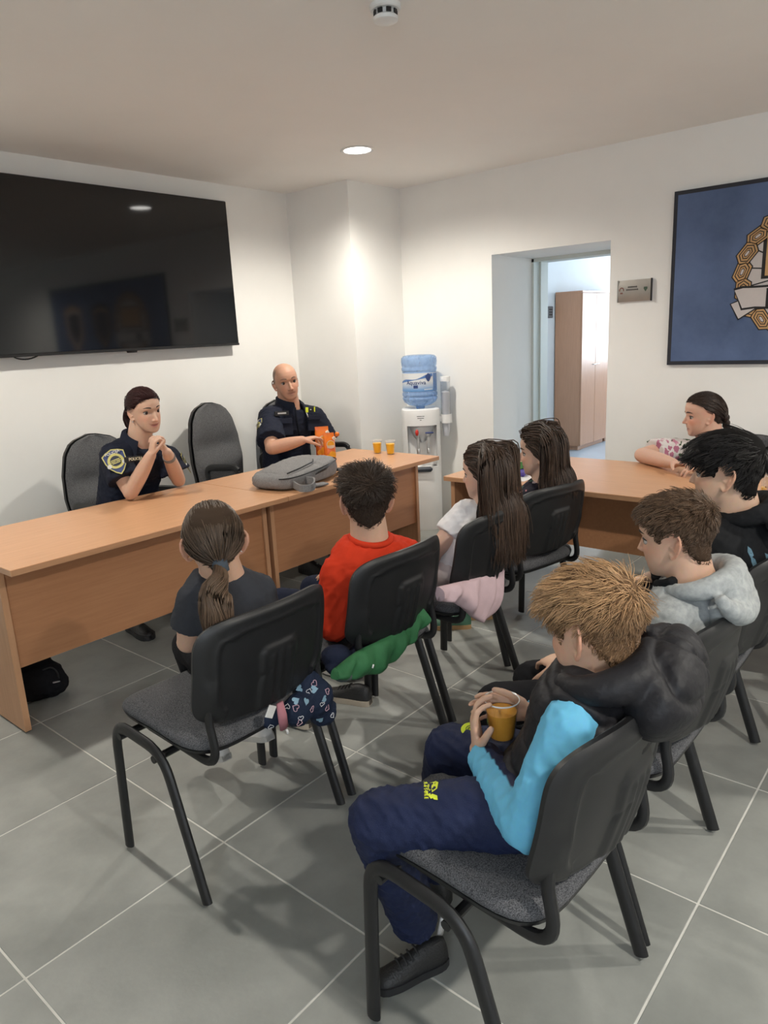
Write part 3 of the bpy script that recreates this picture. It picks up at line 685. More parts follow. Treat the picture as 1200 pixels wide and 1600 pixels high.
    def eyes(s, parent, base, iris, gaze=0.0, brow=None, lash=True, browm=None):
        ez = -.03 if s.kid else 0.0
        for k in (-1, 1):
            c = s.W((k*.148, .262, ez)); r = .062*s.hs; g = G(); g.ell((0, 0, 0), r, r, r, None, 20, 16); v = g.verts()
            gd = s.R @ nrm(A(gaze, 1, -.02)); me = mk_mesh('eye', v+c-np.asarray(base), g.f, True)
            cc = np.tile(A(.42, .38, .35), (len(v), 1)); dt = (v/np.linalg.norm(v, axis=1)[:, None]) @ gd; cc[dt > .72] = iris; cc[dt > .93] = (.01, .01, .01)
            setcol(me, cc); me.materials.append(M['eye']); link('eye', me, parent)
            if lash:
                pts = [s.W((k*(.148+u*.078), .300-.035*u*u+.024*(1-u*u)-(.03*u if u > 0 else 0), ez+.020+.014*(1-u*u)-.010*u*u)) for u in np.linspace(-1, 1, 9)]
                obj('eyelashes', G().tube(pts, np.array([.3, .7, 1, 1, 1, 1, 1, .8, .3])*.0125*s.hs, 6), M['lash'], parent, True, base)
            if brow is not None:
                pts = []
                for u in np.linspace(-1, 1, 9):
                    xx = k*(.155+u*.090); zz_ = ez+.105+.020*(1-(u-.2)**2)-.012*u; w, f, b = hshape(zz_, s.kid); yc, d_ = (f+b)/2, (f-b)/2
                    yy = yc+d_*math.sqrt(max(0, 1-(abs(xx)/w)**2.1))+.008; pts.append(s.W((xx, yy, zz_)))
                obj('eyebrow', G().tube(pts, np.array([.5, .9, 1, 1, .95, .85, .7, .5, .25])*.017*s.hs, 6, flat=.5, up=s.R[:, 2]), brow, parent, True, base)
M['eye'] = vmat('eye', .15, .6); M['lash'] = plain('dark_lash', (.012, .008, .007), .6); M['brow_dark'] = plain('dark_brow', (.035, .022, .016), .8); M['brow_fair'] = plain('fair_brow', (.20, .12, .07), .8)

# ---- hands
def hand(g, W, d, n, side, s=1.0, curl=(.4, .5, .4), spread=.10, thumb=(.5, .75, .35), tcurl=.3, curls=None):
    """W wrist, d towards knuckles, n palm normal, side=+1 thumb along cross(d,n)"""
    d = nrm(d); n = nrm(n-np.dot(n, d)*d); t = np.cross(d, n)*side; W = np.asarray(W, float)
    a = np.arange(14)*2*math.pi/14
    def ring(c, w, h): return c+np.cos(a)[:, None]*t*w+np.sin(a)[:, None]*n*h
    sec = [(-.012, .025, .020), (.012, .029, .018), (.035, .037, .016), (.065, .040, .0145), (.085, .038, .0125), (.095, .033, .010)]
    g.loft(np.array([ring(W+d*l*s, w*s, h*s) for l, w, h in sec]))
    for i, (off, ln, st) in enumerate(((.030, .074, .086), (.010, .083, .092), (-.0105, .077, .089), (-.030, .060, .080))):
        c = curl if curls is None else curls[i]; ang = spread*(1.2-i*.8); fd = nrm(d*math.cos(ang)+t*math.sin(ang)); p = W+d*st*s+t*off*s; th = 0.0
        r0 = (.0090, .0092, .0088, .0078)[i]*s
        for j, fr in enumerate((.45, .31, .26)):
            th += c[j]; dd = fd*math.cos(th)+n*math.sin(th); q = p+dd*ln*fr*s; g.cone(p, r0*(1-.08*j), q, r0*(.93-.09*j), 10); p = q
    p = W+d*.022*s+t*.026*s+n*.004*s; dd = nrm(d*thumb[0]+t*thumb[1]+n*thumb[2]); q = p+dd*.040*s; g.cone(p, .0155*s, q, .0115*s, 10)
    dd = nrm(dd*math.cos(tcurl)+nrm(d*.8+n*.5-t*.2)*math.sin(tcurl)); r = q+dd*.030*s; g.cone(q, .0113*s, r, .0105*s, 10)
    dd = nrm(dd*math.cos(tcurl*.6)+nrm(d*.6+n*.7-t*.4)*math.sin(tcurl*.6)); g.cone(r, .0104*s, r+dd*.024*s, .0085*s, 10)

# ---- torso, limbs
TT_ = np.array([-.20, -.10, 0, .2, .45, .7, .86, .95, 1.0, 1.06]); TA = np.array([.10, .155, .172, .155, .150, .163, .150, .115, .085, .055]); TB = np.array([.08, .115, .125, .115, .110, .118, .098, .078, .066, .052])
def torso(g, pel, nb, R0, R1, k=1.0, grow=0.0, bulge=.02, tmin=-.2, tmax=1.06, wide=1.0, belly=0.0):
    pel = np.asarray(pel, float); nb = np.asarray(nb, float); Ln = np.linalg.norm(nb-pel); up = nrm(nb-pel); rings = []
    a = np.arange(28)*2*math.pi/28
    for t in np.linspace(tmin, tmax, 22):
        R = nrm(R0*(1-t)+R1*t); F = nrm(np.cross(up, R)); c = pel+(nb-pel)*t-F*bulge*math.sin(max(0, min(1, t))*math.pi)
        A_ = np.interp(t, TT_, TA)*k*wide+grow; B_ = np.interp(t, TT_, TB)*k+grow+belly*math.exp(-((t-.25)/.25)**2)
        c = c+F*belly*.5*math.exp(-((t-.25)/.25)**2)
        p = .8; rings.append(c+R*A_*(np.sign(np.cos(a))*np.abs(np.cos(a))**p)[:, None]+F*B_*(np.sign(np.sin(a))*np.abs(np.sin(a))**p)[:, None])
    g.loft(np.array(rings))
def limb(g, p0, r0, p1, r1, mid=0.0, n=16, flat0=False, flat1=False):
    p0 = np.asarray(p0, float); p1 = np.asarray(p1, float); t = np.linspace(0, 1, 9)
    P = p0+(p1-p0)*t[:, None]; r = r0+(r1-r0)*t+mid*np.sin(t*math.pi); P = list(P); r = list(r); d = nrm(p1-p0)
    if not flat0:
        for q in (30, 60, 85): P.insert(0, p0-d*r0*math.sin(math.radians(q))); r.insert(0, r0*math.cos(math.radians(q)))
    if not flat1:
        for q in (30, 60, 85): P.append(p1+d*r1*math.sin(math.radians(q))); r.append(r1*math.cos(math.radians(q)))
    g.tube(P, r, n)
def lerp(a, b, t): return np.asarray(a, float)*(1-t)+np.asarray(b, float)*t

class Person:
    def __init__(s, label, base, H, pel, nb, SL, SR, EL, ER, WL, WR, k=.68, ks=.70, skin=(.62, .40, .29), bulge=.02, voxel=.0035, **kw):
        s.o = thing('person', label, 'person', base); s.base = np.array(base, float); s.H = H; s.k = k; s.ks = ks; s.skin = np.array(skin); s.vox = voxel
        s.pel, s.nb, s.SL, s.SR, s.EL, s.ER, s.WL, s.WR = [np.asarray(q, float) for q in (pel, nb, SL, SR, EL, ER, WL, WR)]
        s.R1 = nrm(s.SR-s.SL); s.R0 = s.R1; s.bulge = bulge; s.g = G(); s.kw = kw; s.up = nrm(s.nb-s.pel); s.F = nrm(np.cross(s.up, s.R1))
        if 'R0' in kw: s.R0 = nrm(kw['R0'])
    def body(s, blush=1.0, stubble=None, nose=1.0, ear=1.0, ear_out=25, smile=0.0, lips=(.48, .20, .17), it=2, upper=.047, wrist=.027, neck=.25):
        g, k = s.g, s.ks; H = s.H
        torso(g, s.pel, s.nb, s.R0, s.R1, s.k, -.008, s.bulge, .52, 1.02)
        H.geo(g, nose, ear, ear_out, smile)
        g.cone(H.W((0, -.10, -.10)), neck*H.hs, s.nb-s.up*.02, (neck+.05)*H.hs, 32); g.cone(H.W((0, -.06, -.25)), neck*H.hs*.96, s.nb, neck*1.06*H.hs, 32)
        for S, E, W_ in ((s.SL, s.EL, s.WL), (s.SR, s.ER, s.WR)):
            limb(g, lerp(s.nb, S, .35)-s.up*.03, .05*k, S, .052*k); limb(g, S, .052*k, E, .040*k*upper/.047, .004); limb(g, E, .042*k*upper/.047, W_, wrist*k, .006)
        v, fs = evalmesh(g.verts(), g.f, s.vox); L0 = H.Lc(v); isface = (L0[:, 1] > .05) & (L0[:, 2] > -.5) & (L0[:, 2] < .25) & (np.abs(L0[:, 0]) < .3)
        v = smooth_v(v, fs, it, .5, np.where(isface, .45, np.where((np.abs(L0[:, 0]) > .31) & (np.abs(L0[:, 2]+.07) < .25) & (np.abs(L0[:, 0]) < .5), .3, 1.0))); nk = np.clip(1-np.abs(L0[:, 2]+.55)/.33, 0, 1)*(np.abs(L0[:, 0]) < .6)*(L0[:, 1] > -.6)*(L0[:, 1] < .28); nk = np.maximum(nk, .8*np.clip((-.16-L0[:, 2])/.1, 0, 1)*np.clip((L0[:, 2]+.62)/.1, 0, 1)*(np.abs(L0[:, 0]) < .29)*(np.abs(L0[:, 0]) > .12)*(L0[:, 1] < .22)*(L0[:, 1] > -.1)); v = smooth_v(v, fs, 14, .5, nk)
        L0 = H.Lc(v); x, y, z = L0.T; c = np.tile(s.skin, (len(v), 1))
        inhead = (np.abs(x) < .5) & (z > -.52) & (z < .55) & (np.abs(y) < .6)
        def ga(cx, cz, sx, sz): return np.exp(-((np.abs(x)-cx)/sx)**2-((z-cz)/sz)**2)*inhead*(y > .1)
        def mix(c, col, w): return c*(1-w[:, None])+np.asarray(col)*w[:, None]
        red = s.skin*A(1.06, .70, .62)
        c = mix(c, red, .45*blush*np.clip(ga(.19, -.13, .10, .09)+.8*ga(0, -.18, .07, .05), 0, 1))
        er = inhead*np.clip((np.abs(x)-.315)/.03, 0, 1)*(np.abs(z+.07) < .22); c = mix(c, red, .45*er)
        lw = np.exp(-(np.abs(x)/.100)**4-(np.abs(z+.305-smile*(np.abs(x)/.1)**2*.02)/.042)**4)*inhead*(y > .25); c = mix(c, lips, .75*lw)
        c = mix(c, (.10, .04, .035), .85*np.exp(-(np.abs(x)/.125)**4-((z+.302-smile*(np.abs(x)/.1)**2*.022)/.010)**2)*inhead*(y > .25))
        c = mix(c, s.skin*.80, .5*ga(.148, -.02 if H.kid else .0, .085, .05))
        if stubble is not None: c = stubble(c, x, y, z, inhead, mix)
        me = mk_mesh('body', v-s.base, fs, True); setcol(me, c); me.materials.append(M['skin']); return link('body', me, s.o)
    def shirt(s, name, m, sleeve=.55, grow=.012, voxel=.006, folds=.004, ff=38, tmin=-.05, cuff=.012, collar=0.0, flare=.008, seed=3, fore=None, extra=None, belly=0.0, up_r=.052, tmax=1.0, **kw):
        g = G(); k = s.ks
        torso(g, s.pel, s.nb, s.R0, s.R1, s.k, grow, s.bulge, tmin, tmax, belly=belly)
        for S, E, W_ in ((s.SL, s.EL, s.WL), (s.SR, s.ER, s.WR)):
            limb(g, lerp(s.nb, S, .30)-s.up*.025, .05*k+grow, S, up_r*k+grow)
            if sleeve < 1: limb(g, S, up_r*k+grow, lerp(S, E, sleeve), .047*k+grow+flare, flat1=True)
            else:
                limb(g, S, up_r*k+grow, E, .044*k+grow*1.1); t = fore if fore else .96
                limb(g, E, .045*k+grow*1.1, lerp(E, W_, t), .030*k+grow*.8, .004, flat1=True)
        if collar: limb(g, s.nb-s.up*.03, .060*s.k+collar+.02, s.nb+s.up*.018, .062*s.k+collar, flat1=True)
        if extra: extra(g)
        return blob(name, g, m, s.o, s.base, voxel, 3, folds, ff, seed, **kw)
    def trousers(s, name, m, legs, k=None, grow=.012, voxel=.008, folds=.004, r=(.082, .060, .048), hem=True):
        """legs: list of (hip, knee, ankle)"""
        g = G(); k = k or s.k
        torso(g, s.pel, s.nb, s.R0, s.R1, s.k, grow, s.bulge, -.2, .16)
        for hp, kn, an in legs:
            limb(g, hp, r[0]*k+grow, kn, r[1]*k+grow); limb(g, kn, r[1]*k+grow, an, r[2]*k+grow, flat1=hem)
        s.legs = legs
        return blob(name, g, m, s.o, s.base, voxel, 3, folds, 34, 7)
    def shoe(s, heel, d, m, ms, L_=.21, lace=None, pitch=0.0):
        """heel: ground point under the heel; d: direction of the toes"""
        d = nrm(A(d[0], d[1], 0)); r = A(d[1], -d[0], 0); u = A(0, 0, 1); p = math.radians(pitch); d, u = d*math.cos(p)-u*math.sin(p), u*math.cos(p)+d*math.sin(p)
        heel = np.asarray(heel, float); a = np.arange(20)*2*math.pi/20
        def fp(t): return np.interp(t, [0, .04, .15, .4, .7, .88, .97, 1], [.018, .028, .034, .034, .042, .038, .026, .010])*L_/.25
        def slab(z0, z1, gr):
            g = G(); R = []
            for z, q in ((z0, .96), (z0+.2*(z1-z0), 1), (z1, 1)):
                t = np.r_[np.linspace(0, 1, 16), np.linspace(1, 0, 16)]; w = fp(t)*q+gr; w[16:] *= -1
                R.append(heel+d*(t*L_)[:, None]+r*w[:, None]+u*z)
            g.loft(np.array(R)); return g
        so = slab(0, .024*L_/.22, .003); 
        g = G(); R = []
        for t, h in ((.0, .055), (.03, .078), (.12, .086), (.25, .088), (.38, .080), (.52, .062), (.7, .048), (.86, .038), (.96, .028), (1.0, .016)):
            w = fp(t); hh = h*L_/.25; R.append(heel+d*t*L_+u*.012+r*(np.cos(a)*w)[:, None]+u*(np.clip(np.sin(a), -.2, 1)*hh)[:, None])
        g.loft(np.array(R)); sh = obj('shoe', g, m, s.o, 60, s.base); obj('sole', so, ms, sh, 50, s.base)
        if lace is not None:
            for t in (.42, .50, .58, .66):
                hh = np.interp(t, [.38, .52, .7], [.080, .062, .048])*L_/.25+.014
                obj('lace', G().tube([heel+d*t*L_+r*w+u*(hh-abs(w)*.35) for w in np.linspace(-.018, .018, 5)], .0026, 6), lace, sh, True, s.base)
        return sh

# ---- hair
def hairline(a, hl=None):
    a = np.abs(a); xs = [0, .45, .80, 1.10, 1.30, 1.50, 1.72, 1.95, 2.4, math.pi]; zs = hl or [.30, .285, .225, .10, -.04, .045, .06, -.12, -.27, -.31]
    return np.interp(a, xs, zs)
def strands_mesh(name, P, rad, colr, m, parent, base):
    """P (N,K,3) world, rad (N,K), colr (N,3)"""
    Nn, K = P.shape[:2]; T = np.gradient(P, axis=1); T /= np.linalg.norm(T, axis=2)[..., None]+1e-12
    ref = np.tile(A(.31, .17, .93), (Nn, K, 1)); e1 = np.cross(T, ref); e1 /= np.linalg.norm(e1, axis=2)[..., None]+1e-9; e2 = np.cross(T, e1)
    V = np.stack([P+rad[..., None]*(e1*math.cos(q)+e2*math.sin(q)) for q in (0, 2.094, 4.189)], 2)      # N,K,3,3
    i = np.arange(Nn)[:, None, None]; k = np.arange(K-1)[None, :, None]; j = np.arange(3)[None, None, :]; j2 = (j+1) % 3
    id_ = lambda kk, jj: i*K*3+kk*3+jj
    q = np.stack([id_(k, j), id_(k, j2), id_(k+1, j2), id_(k+1, j)], -1).reshape(-1, 4)
    me = mk_mesh(name, V.reshape(-1, 3)-np.asarray(base), [q], True); setcol(me, np.repeat(colr, K*3, 0)); me.materials.append(m)
    return link(name, me, parent)
def scalp_pts(H, n, rs, hl=None, off=.005, part=None):
    out = np.zeros((0, 2))
    while len(out) < n:
        a = rs.rand(n*3)*2*math.pi-math.pi; z = rs.rand(n*3)*.94-.44; w, f, b = hshape(z, H.kid)
        keep = (z > hairline(a, hl)) & (rs.rand(n*3) < np.clip(w/.33+.15, 0, 1)); out = np.concatenate([out, np.stack([a, z], -1)[keep]])
    return out[:n, 0], out[:n, 1]
def hair_cap(H, parent, base, col, hl=None, thick=.022, name='hair_cap', crown=0.0, soft=.06):
    na, nz = 72, 46; a = np.arange(na)*2*math.pi/na-math.pi; z = np.concatenate([np.linspace(-.47, .38, 36), np.linspace(.395, .5025, nz-36)]); aa, zz = np.meshgrid(a, z)
    mk = np.clip((zz-hairline(aa, hl))/soft, 0, 1); mk = mk*mk*(3-2*mk); off = mk*(thick+crown*np.clip(zz*2, 0, 1))-.03*(1-mk)
    g = G(); g.loft(H.W(H.surf(aa, zz, off, True))); me = mk_mesh(name, g.verts()-np.asarray(base), g.f, True)
    c = np.tile(np.asarray(col)*.62, (len(g.verts()), 1)); setcol(me, c); me.materials.append(M['hair_cap']); return link(name, me, parent)
def grow(H, roots, dirf, steps, step, lay, colliders=(), grav=None, jit=0.0, rs=None):
    """integrate strands in head units; dirf(p, k, prev) -> direction; lay = per-strand offset from the head"""
    p = roots.copy(); P = [p.copy()]; prev = None
    for k in range(steps):
        d = dirf(p, k, prev)
        d = d/(np.linalg.norm(d, axis=1)[:, None]+1e-9); prev = d; p = p+d*(step if np.isscalar(step) else step[:, None])
        p = H.push(p, lay)
        for c0, c1, r in colliders:
            ab = c1-c0; t = np.clip(((p-c0) @ ab)/(ab @ ab), 0, 1); q = c0+t[:, None]*ab; dv = p-q; dl = np.linalg.norm(dv, axis=1)+1e-9; gap = np.clip(r+lay-dl, 0, .09)
            p = p+dv/dl[:, None]*gap[:, None]
        P.append(p.copy())
    return np.stack(P, 1)
def clump(P, roots, rs, ng, amt=.7, pw=1.4):
    gi = rs.choice(len(P), ng, replace=False); d = ((roots[:, None, :]-roots[gi][None])**2).sum(2); own = gi[d.argmin(1)]
    t = np.linspace(0, 1, P.shape[1])**pw*amt; return P*(1-t[None, :, None])+(P[own]+(roots-roots[own])[:, None, :]*.15)*t[None, :, None]
def hcol(col, n, rs, var=.25):
    c = np.asarray(col)[None]*(1+var*(rs.rand(n, 1)*2-1)); return np.clip(c, 0, 1)
def short_hair(s, col, n=2600, hl=None, len_top=.16, len_side=.05, whorl=(.05, -.30, .40), spike=.35, rad=.007, seed=1, thick=.030, fwd=.0, crown=.02, var=.28, steps=6, lift=.02, side_col=None, messy=.25, clumps=None, side_spike=.35):
    H = s.H; rs = np.random.RandomState(seed); a, z = scalp_pts(H, n, rs, hl); roots = H.surf(a, z, thick*.55, True); wh = A(*whorl)
    h = np.clip((z+.02)/.32, 0, 1); ln = (len_side+(len_top-len_side)*h)*(.7+.6*rs.rand(n))*np.clip((z+.42)/.25, .12, 1); rnd = rs.randn(n, 3)
    nor = roots-A(0, -.03, .02); nor /= np.linalg.norm(nor, axis=1)[:, None]
    def dirf(p, k, prev):
        v = p-wh; v -= (v*nor).sum(1)[:, None]*nor; v /= np.linalg.norm(v, axis=1)[:, None]+.03; v = v+rnd*.10
        v = v+A(0, fwd, 0)*h[:, None]; d = v+nor*(spike*(1-.14*k)*(side_spike+(1-side_spike)*h))[:, None]+rnd*messy*.5+A(0, 0, -.12)*k*.3
        return d
    P = grow(H, roots, dirf, steps, ln/steps, np.full(n, thick*.5)+rs.rand(n)*lift)
    P = clump(P, roots, rs, clumps or n//14, .62)
    taper = np.linspace(1, .25, steps+1)[None]*np.ones((n, 1)); cc = hcol(col, n, rs, var)
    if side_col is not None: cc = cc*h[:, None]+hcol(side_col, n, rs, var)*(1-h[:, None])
    hair_cap(H, s.o, s.base, col if side_col is None else side_col, hl, thick*.6, crown=crown*.5)
    return strands_mesh('hair', H.W(P.reshape(-1, 3)).reshape(P.shape), taper*rad*H.hs*(.7+.6*rs.rand(n, 1)), cc, M['hair'], s.o, s.base)
def tied_hair(s, col, tie, n=1500, hl=None, rad=.008, seed=2, thick=.03, steps=9, var=.25, part=True):
    """hair combed over the head to a tie point (head units)"""
    H = s.H; rs = np.random.RandomState(seed); a, z = scalp_pts(H, n, rs, hl); roots = H.surf(a, z, thick*.5, True); tp = A(*tie); dist = np.linalg.norm(roots-tp, axis=1)
    lay = thick*.85+rs.rand(n)*.016; rnd = rs.randn(n, 3)*.04
    def dirf(p, k, prev):
        v = tp-p; l = np.linalg.norm(v, axis=1)[:, None]; v = v/(l+1e-6); c = A(0, -.03, .05); nn = p-c; nn /= np.linalg.norm(nn, axis=1)[:, None]
        t = v-(v*nn).sum(1)[:, None]*nn*.8; return t*np.clip(l*6, .05, 1)+v*(1-np.clip(l*4, 0, 1))*.5+rnd
    P = grow(H, roots, dirf, steps, dist*1.18/steps, lay); aa = np.abs(np.arctan2(P[..., 0], P[..., 1]+.03)); ok = ~((aa < 1.5) & (P[..., 2] < hairline(aa, hl)-.012)).any(1); P = P[ok]; n = len(P)
    hair_cap(H, s.o, s.base, col, hl, thick*.8)
    taper = np.ones((n, steps+1)); taper[:, 0] = .6
    return strands_mesh('hair', H.W(P.reshape(-1, 3)).reshape(P.shape), taper*rad*H.hs*(.7+.6*rs.rand(n, 1)), hcol(col, n, rs, var), M['hair'], s.o, s.base)
def tail(s, name, col, pts, widths, n=500, rad=.0016, seed=5, var=.3, flatten=1.0, wave=0.0):
    """bundle of strands along a world path; widths = bundle radius along it"""
    rs = np.random.RandomState(seed); K = 12; C = curve(pts, K); W_ = np.interp(np.linspace(0, 1, K), np.linspace(0, 1, len(widths)), widths)
    T = np.gradient(C, axis=0); T /= np.linalg.norm(T, axis=1)[:, None]; E1 = np.cross(T, nrm(s.F)); E1 /= np.linalg.norm(E1, axis=1)[:, None]+1e-9; E2 = np.cross(T, E1)
    r = np.sqrt(rs.rand(n)); th = rs.rand(n)*2*math.pi; end = .78+.22*rs.rand(n); P = np.zeros((n, K, 3)); u = np.linspace(0, 1, K)
    for i in range(n):
        t = u*end[i]; idx = t*(K-1); i0 = np.clip(idx.astype(int), 0, K-2); f = (idx-i0)[:, None]
        c = C[i0]*(1-f)+C[i0+1]*f; e1 = E1[i0]*(1-f)+E1[i0+1]*f; e2 = E2[i0]*(1-f)+E2[i0+1]*f; w = np.interp(t, np.linspace(0, 1, K), W_)
        ph = th[i]+wave*np.sin(t*9+th[i]*2)
        P[i] = c+(r[i]*w*np.cos(ph))[:, None]*e1+(r[i]*w*flatten*np.sin(ph))[:, None]*e2
    taper = np.r_[np.ones(K-3), .8, .6, .3][None]*np.ones((n, 1))
    return strands_mesh(name, P, taper*rad*(.7+.7*rs.rand(n, 1)), hcol(col, n, rs, var), M['hair'], s.o, s.base)
def long_hair(s, col, length, n=1800, hl=None, rad=.009, seed=3, thick=.04, steps=26, colliders=(), part=.0, var=.28, wave=.10, back=.25, tuck=True, vol=.05):
    H = s.H; rs = np.random.RandomState(seed); a, z = scalp_pts(H, n, rs, hl); roots = H.surf(a, z, thick*.4, True); rnd = rs.randn(n, 3)*.06; ph = rs.rand(n)*6
    Rz = H.R.T @ A(0, 0, -1); side = np.sign(roots[:, 0]-part+rs.randn(n)*.015); lay = thick*.45+rs.rand(n)*vol
    ln = (length+(roots[:, 2]-.1)*.75)*(.8+.25*rs.rand(n)); cl = [(H.Lc(c0), H.Lc(c1), r/H.hs) for c0, c1, r in colliders]
    def dirf(p, k, prev):
        nn = p-A(0, -.03, .05); rr = np.linalg.norm(nn, axis=1)[:, None]; nn = nn/rr; top = (np.clip((p[:, 2]-.15)/.25, 0, 1)*np.clip((p[:, 1]+.40)/.12, 0, 1))[:, None]
        v = A(0, 0, -1)*np.ones_like(p)*(1-top)+Rz*(1-top)*.5+np.stack([side*.8, np.full(len(p), -back), np.full(len(p), -.15)], -1)*top
        fr = np.clip((p[:, 1]+.06)/.12, 0, 1)*np.clip((p[:, 2]+.42)/.1, 0, 1); v = v+np.stack([np.zeros(len(p)), -1.9*fr if tuck else -.1*fr, .35*fr], -1)
        inn = (np.linalg.norm(p-A(0, -.03, .05), axis=1) < .56)[:, None]; t = v-(v*nn).sum(1)[:, None]*nn*.7*inn
        t = t+rnd+wave*np.stack([np.sin(ph+k*.55), np.cos(ph*1.3+k*.5), np.zeros(len(p))], -1)*np.clip((k-8)/8, 0, 1)
        return t
    P = grow(H, roots, dirf, steps, ln/steps, lay, cl); P = clump(P, roots, rs, n//22, .55, 1.2)
    hair_cap(H, s.o, s.base, col, hl, thick*.75)
    taper = np.r_[.7, np.ones(steps-5), .9, .8, .65, .5, .3][None]*np.ones((n, 1))
    return strands_mesh('hair', H.W(P.reshape(-1, 3)).reshape(P.shape), taper*rad*H.hs*(.7+.6*rs.rand(n, 1)), hcol(col, n, rs, var), M['hair'], s.o, s.base)
# ================================================================== the people in the photograph
from mathutils.bvhtree import BVHTree
_bv = {}
def cast(o, base, x, y, lift=.0015):
    if o.name not in _bv: _bv[o.name] = BVHTree.FromPolygons([v.co+Vector(base) for v in o.data.vertices], [tuple(p.vertices) for p in o.data.polygons])
    d = nrm(ray(x, y)); h = _bv[o.name].ray_cast(Vector(_C), Vector(d))[0]
    return (np.array(h) if h is not None else PX(x, y, Z=.55))-d*lift
def sticker(o, base, px, m, name, parent):
    P = np.array([cast(o, base, x, y) for x, y in px]); n = nrm(_C-P.mean(0)); g = G(); g.loft(np.array([P-n*.001, P+n*.0008])); return obj(name, g, m, parent, False, base)
def legs_of(pel, F, R, kneeL, kneeR, ankL, ankR, hw=.075):
    return [(pel-R*hw-A(0, 0, .015), np.asarray(kneeL, float), np.asarray(ankL, float)), (pel+R*hw-A(0, 0, .015), np.asarray(kneeR, float), np.asarray(ankR, float))]
SK = (.60, .375, .265)
# ---- blond boy with the padded vest
def blond_boy():
    H = Head((1.222, .540, .918), .216, 80, 14, 3)
    C = PX(784, 1122, Y=.735); rr2 = nrm(A(_rr[0], _rr[1], 0)); vw = nrm(A(C[0], C[1], 0))
    WL = C-rr2*.050-A(0, 0, .066)-vw*.012; WR = C+rr2*.060+vw*.030-A(0, 0, .006)
    s = Person('blond boy in a black padded vest and light blue sleeves holding a juice cup', (1.20, .62, 0), H, (1.20, .60, .560), (1.222, .520, .828),
               (1.098, .520, .775), (1.345, .545, .775), (1.02, .565, .59), (1.42, .64, .60), WL, WR, k=.72, ks=.78, skin=SK, voxel=.0034, R0=A(1, .05, 0))
    hand(s.g, WL, A(0, 0, 1)-rr2*.12+vw*.10, rr2*1.0-vw*.15, -1, .82, spread=.07, curls=[(.35, .55, .4), (.30, .6, .45), (.32, .6, .45), (.4, .6, .4)], thumb=(.62, .62, .35), tcurl=.35)
    hand(s.g, WR, -rr2+vw*.28+A(0, 0, .12), -vw+rr2*.1, 1, .80, spread=.06, curls=[(.25, .45, .4)]*4, thumb=(.7, .5, .3), tcurl=.3)
    s.body(it=2, ear=1.05, ear_out=38, nose=.9)
    H.eyes(s.o, s.base, (.10, .12, .14), brow=M['brow_fair'])
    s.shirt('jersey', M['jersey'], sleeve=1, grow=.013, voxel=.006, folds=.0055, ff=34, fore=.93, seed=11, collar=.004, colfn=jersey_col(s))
    # vest
    def quilt(v):
        t = (v-s.pel) @ s.up; ph = t/.062; g_ = np.abs((ph % 1)-.5)*2; return .010*(np.sqrt(np.clip(1-g_**4, 0, 1))-.55)
    g = G(); torso(g, s.pel, s.nb, s.R0, s.R1, s.k, .030, s.bulge, -.10, .98, wide=1.02)
    for S in (s.SL, s.SR): limb(g, lerp(s.nb, S, .3)-s.up*.02, .068, lerp(s.nb, S, .92)-s.up*.012, .066, flat1=True)
    blob('padded_vest', g, M['vest'], s.o, s.base, .006, 2, .002, 60, 5, disp=quilt)
    # the hood: a thick collar round the neck and a puffed bag hanging behind
    g = G(); nb = s.nb; n_ = A(.25, -.97, 0); n_ = nrm(n_); lf = A(-1, 0, 0)
    ringp = []
    for t in np.linspace(-2.5, 2.5, 21):
        back = .5+.5*math.cos(t); ringp.append(nb+n_*(.088*math.cos(t)+.012)+np.cross(A(0, 0, 1), n_)*.112*math.sin(t)+A(0, 0, .012+.030*back-.018*(1-back)))
    g.tube(ringp, [.020+.022*(.5+.5*math.cos(t)) for t in np.linspace(-2.5, 2.5, 21)], 14)
    hc = nb+n_*.100+A(.035, 0, -.012); Rh = np.stack([nrm(np.cross(n_, A(0, 0, 1))), n_, A(0, 0, 1)], 1) @ rotx(-.35)
    g.ell(hc, .168, .078, .096, Rh, 24, 18); g.ell(hc+A(0, .03, .02), .13, .06, .06, Rh, 20, 14)
    def quilt2(v):
        q = (v-hc) @ Rh; d = np.minimum(np.abs(q[:, 0]*.9+q[:, 2]*.5-.045), np.minimum(np.abs(q[:, 0]*.7-q[:, 2]*.75+.05), np.abs(q[:, 2]*.9+q[:, 1]*.5-.055))); d = np.minimum(d, np.abs(q[:, 0]+.085+q[:, 2]*.4)); return -.009*np.exp(-(d/.006)**2)+.003*np.exp(-((d-.02)/.014)**2)
    hd = blob('hood', g, M['vest'], s.o, s.base, .005, 5, .0016, 80, 9, disp=quilt2)
    rim = [hc+Rh @ A(.135*math.sin(t), -.035-.01*math.cos(t), .055+.018*math.cos(t)) for t in np.linspace(-1.5, 1.5, 16)]
    obj('hood_lining', G().tube(curve([nb+n_*.04+A(-.10, 0, .02), nb+n_*.075+A(-.03, 0, .035), nb+n_*.08+A(.05, 0, .03)], 12), .014, 10), M['lining'], hd, True, s.base)
    F = s.F
    lg = legs_of(s.pel, F, A(1, 0, 0), PX(590, 1282, Z=.492), PX(705, 1172, Z=.50), PX(650, 1440, Z=.11), (1.285, .99, .105), .075)
    tr_o = s.trousers('track_trousers', M['track'], lg, k=.75, grow=.014, voxel=.006, folds=.008, r=(.088, .066, .056))
    hl_ = PX(697, 1500, Z=0); tl_ = PX(632, 1528, Z=0); s.shoe((hl_[0], hl_[1], 0), tl_-hl_, M['shoe_blk'], M['sole_blk'], .19, M['lace_blk'])
    s.shoe(lg[1][2]-A(0, .05, .09), (-.2, .8, 0), M['shoe_blk'], M['sole_blk'], .225, M['lace_blk'])
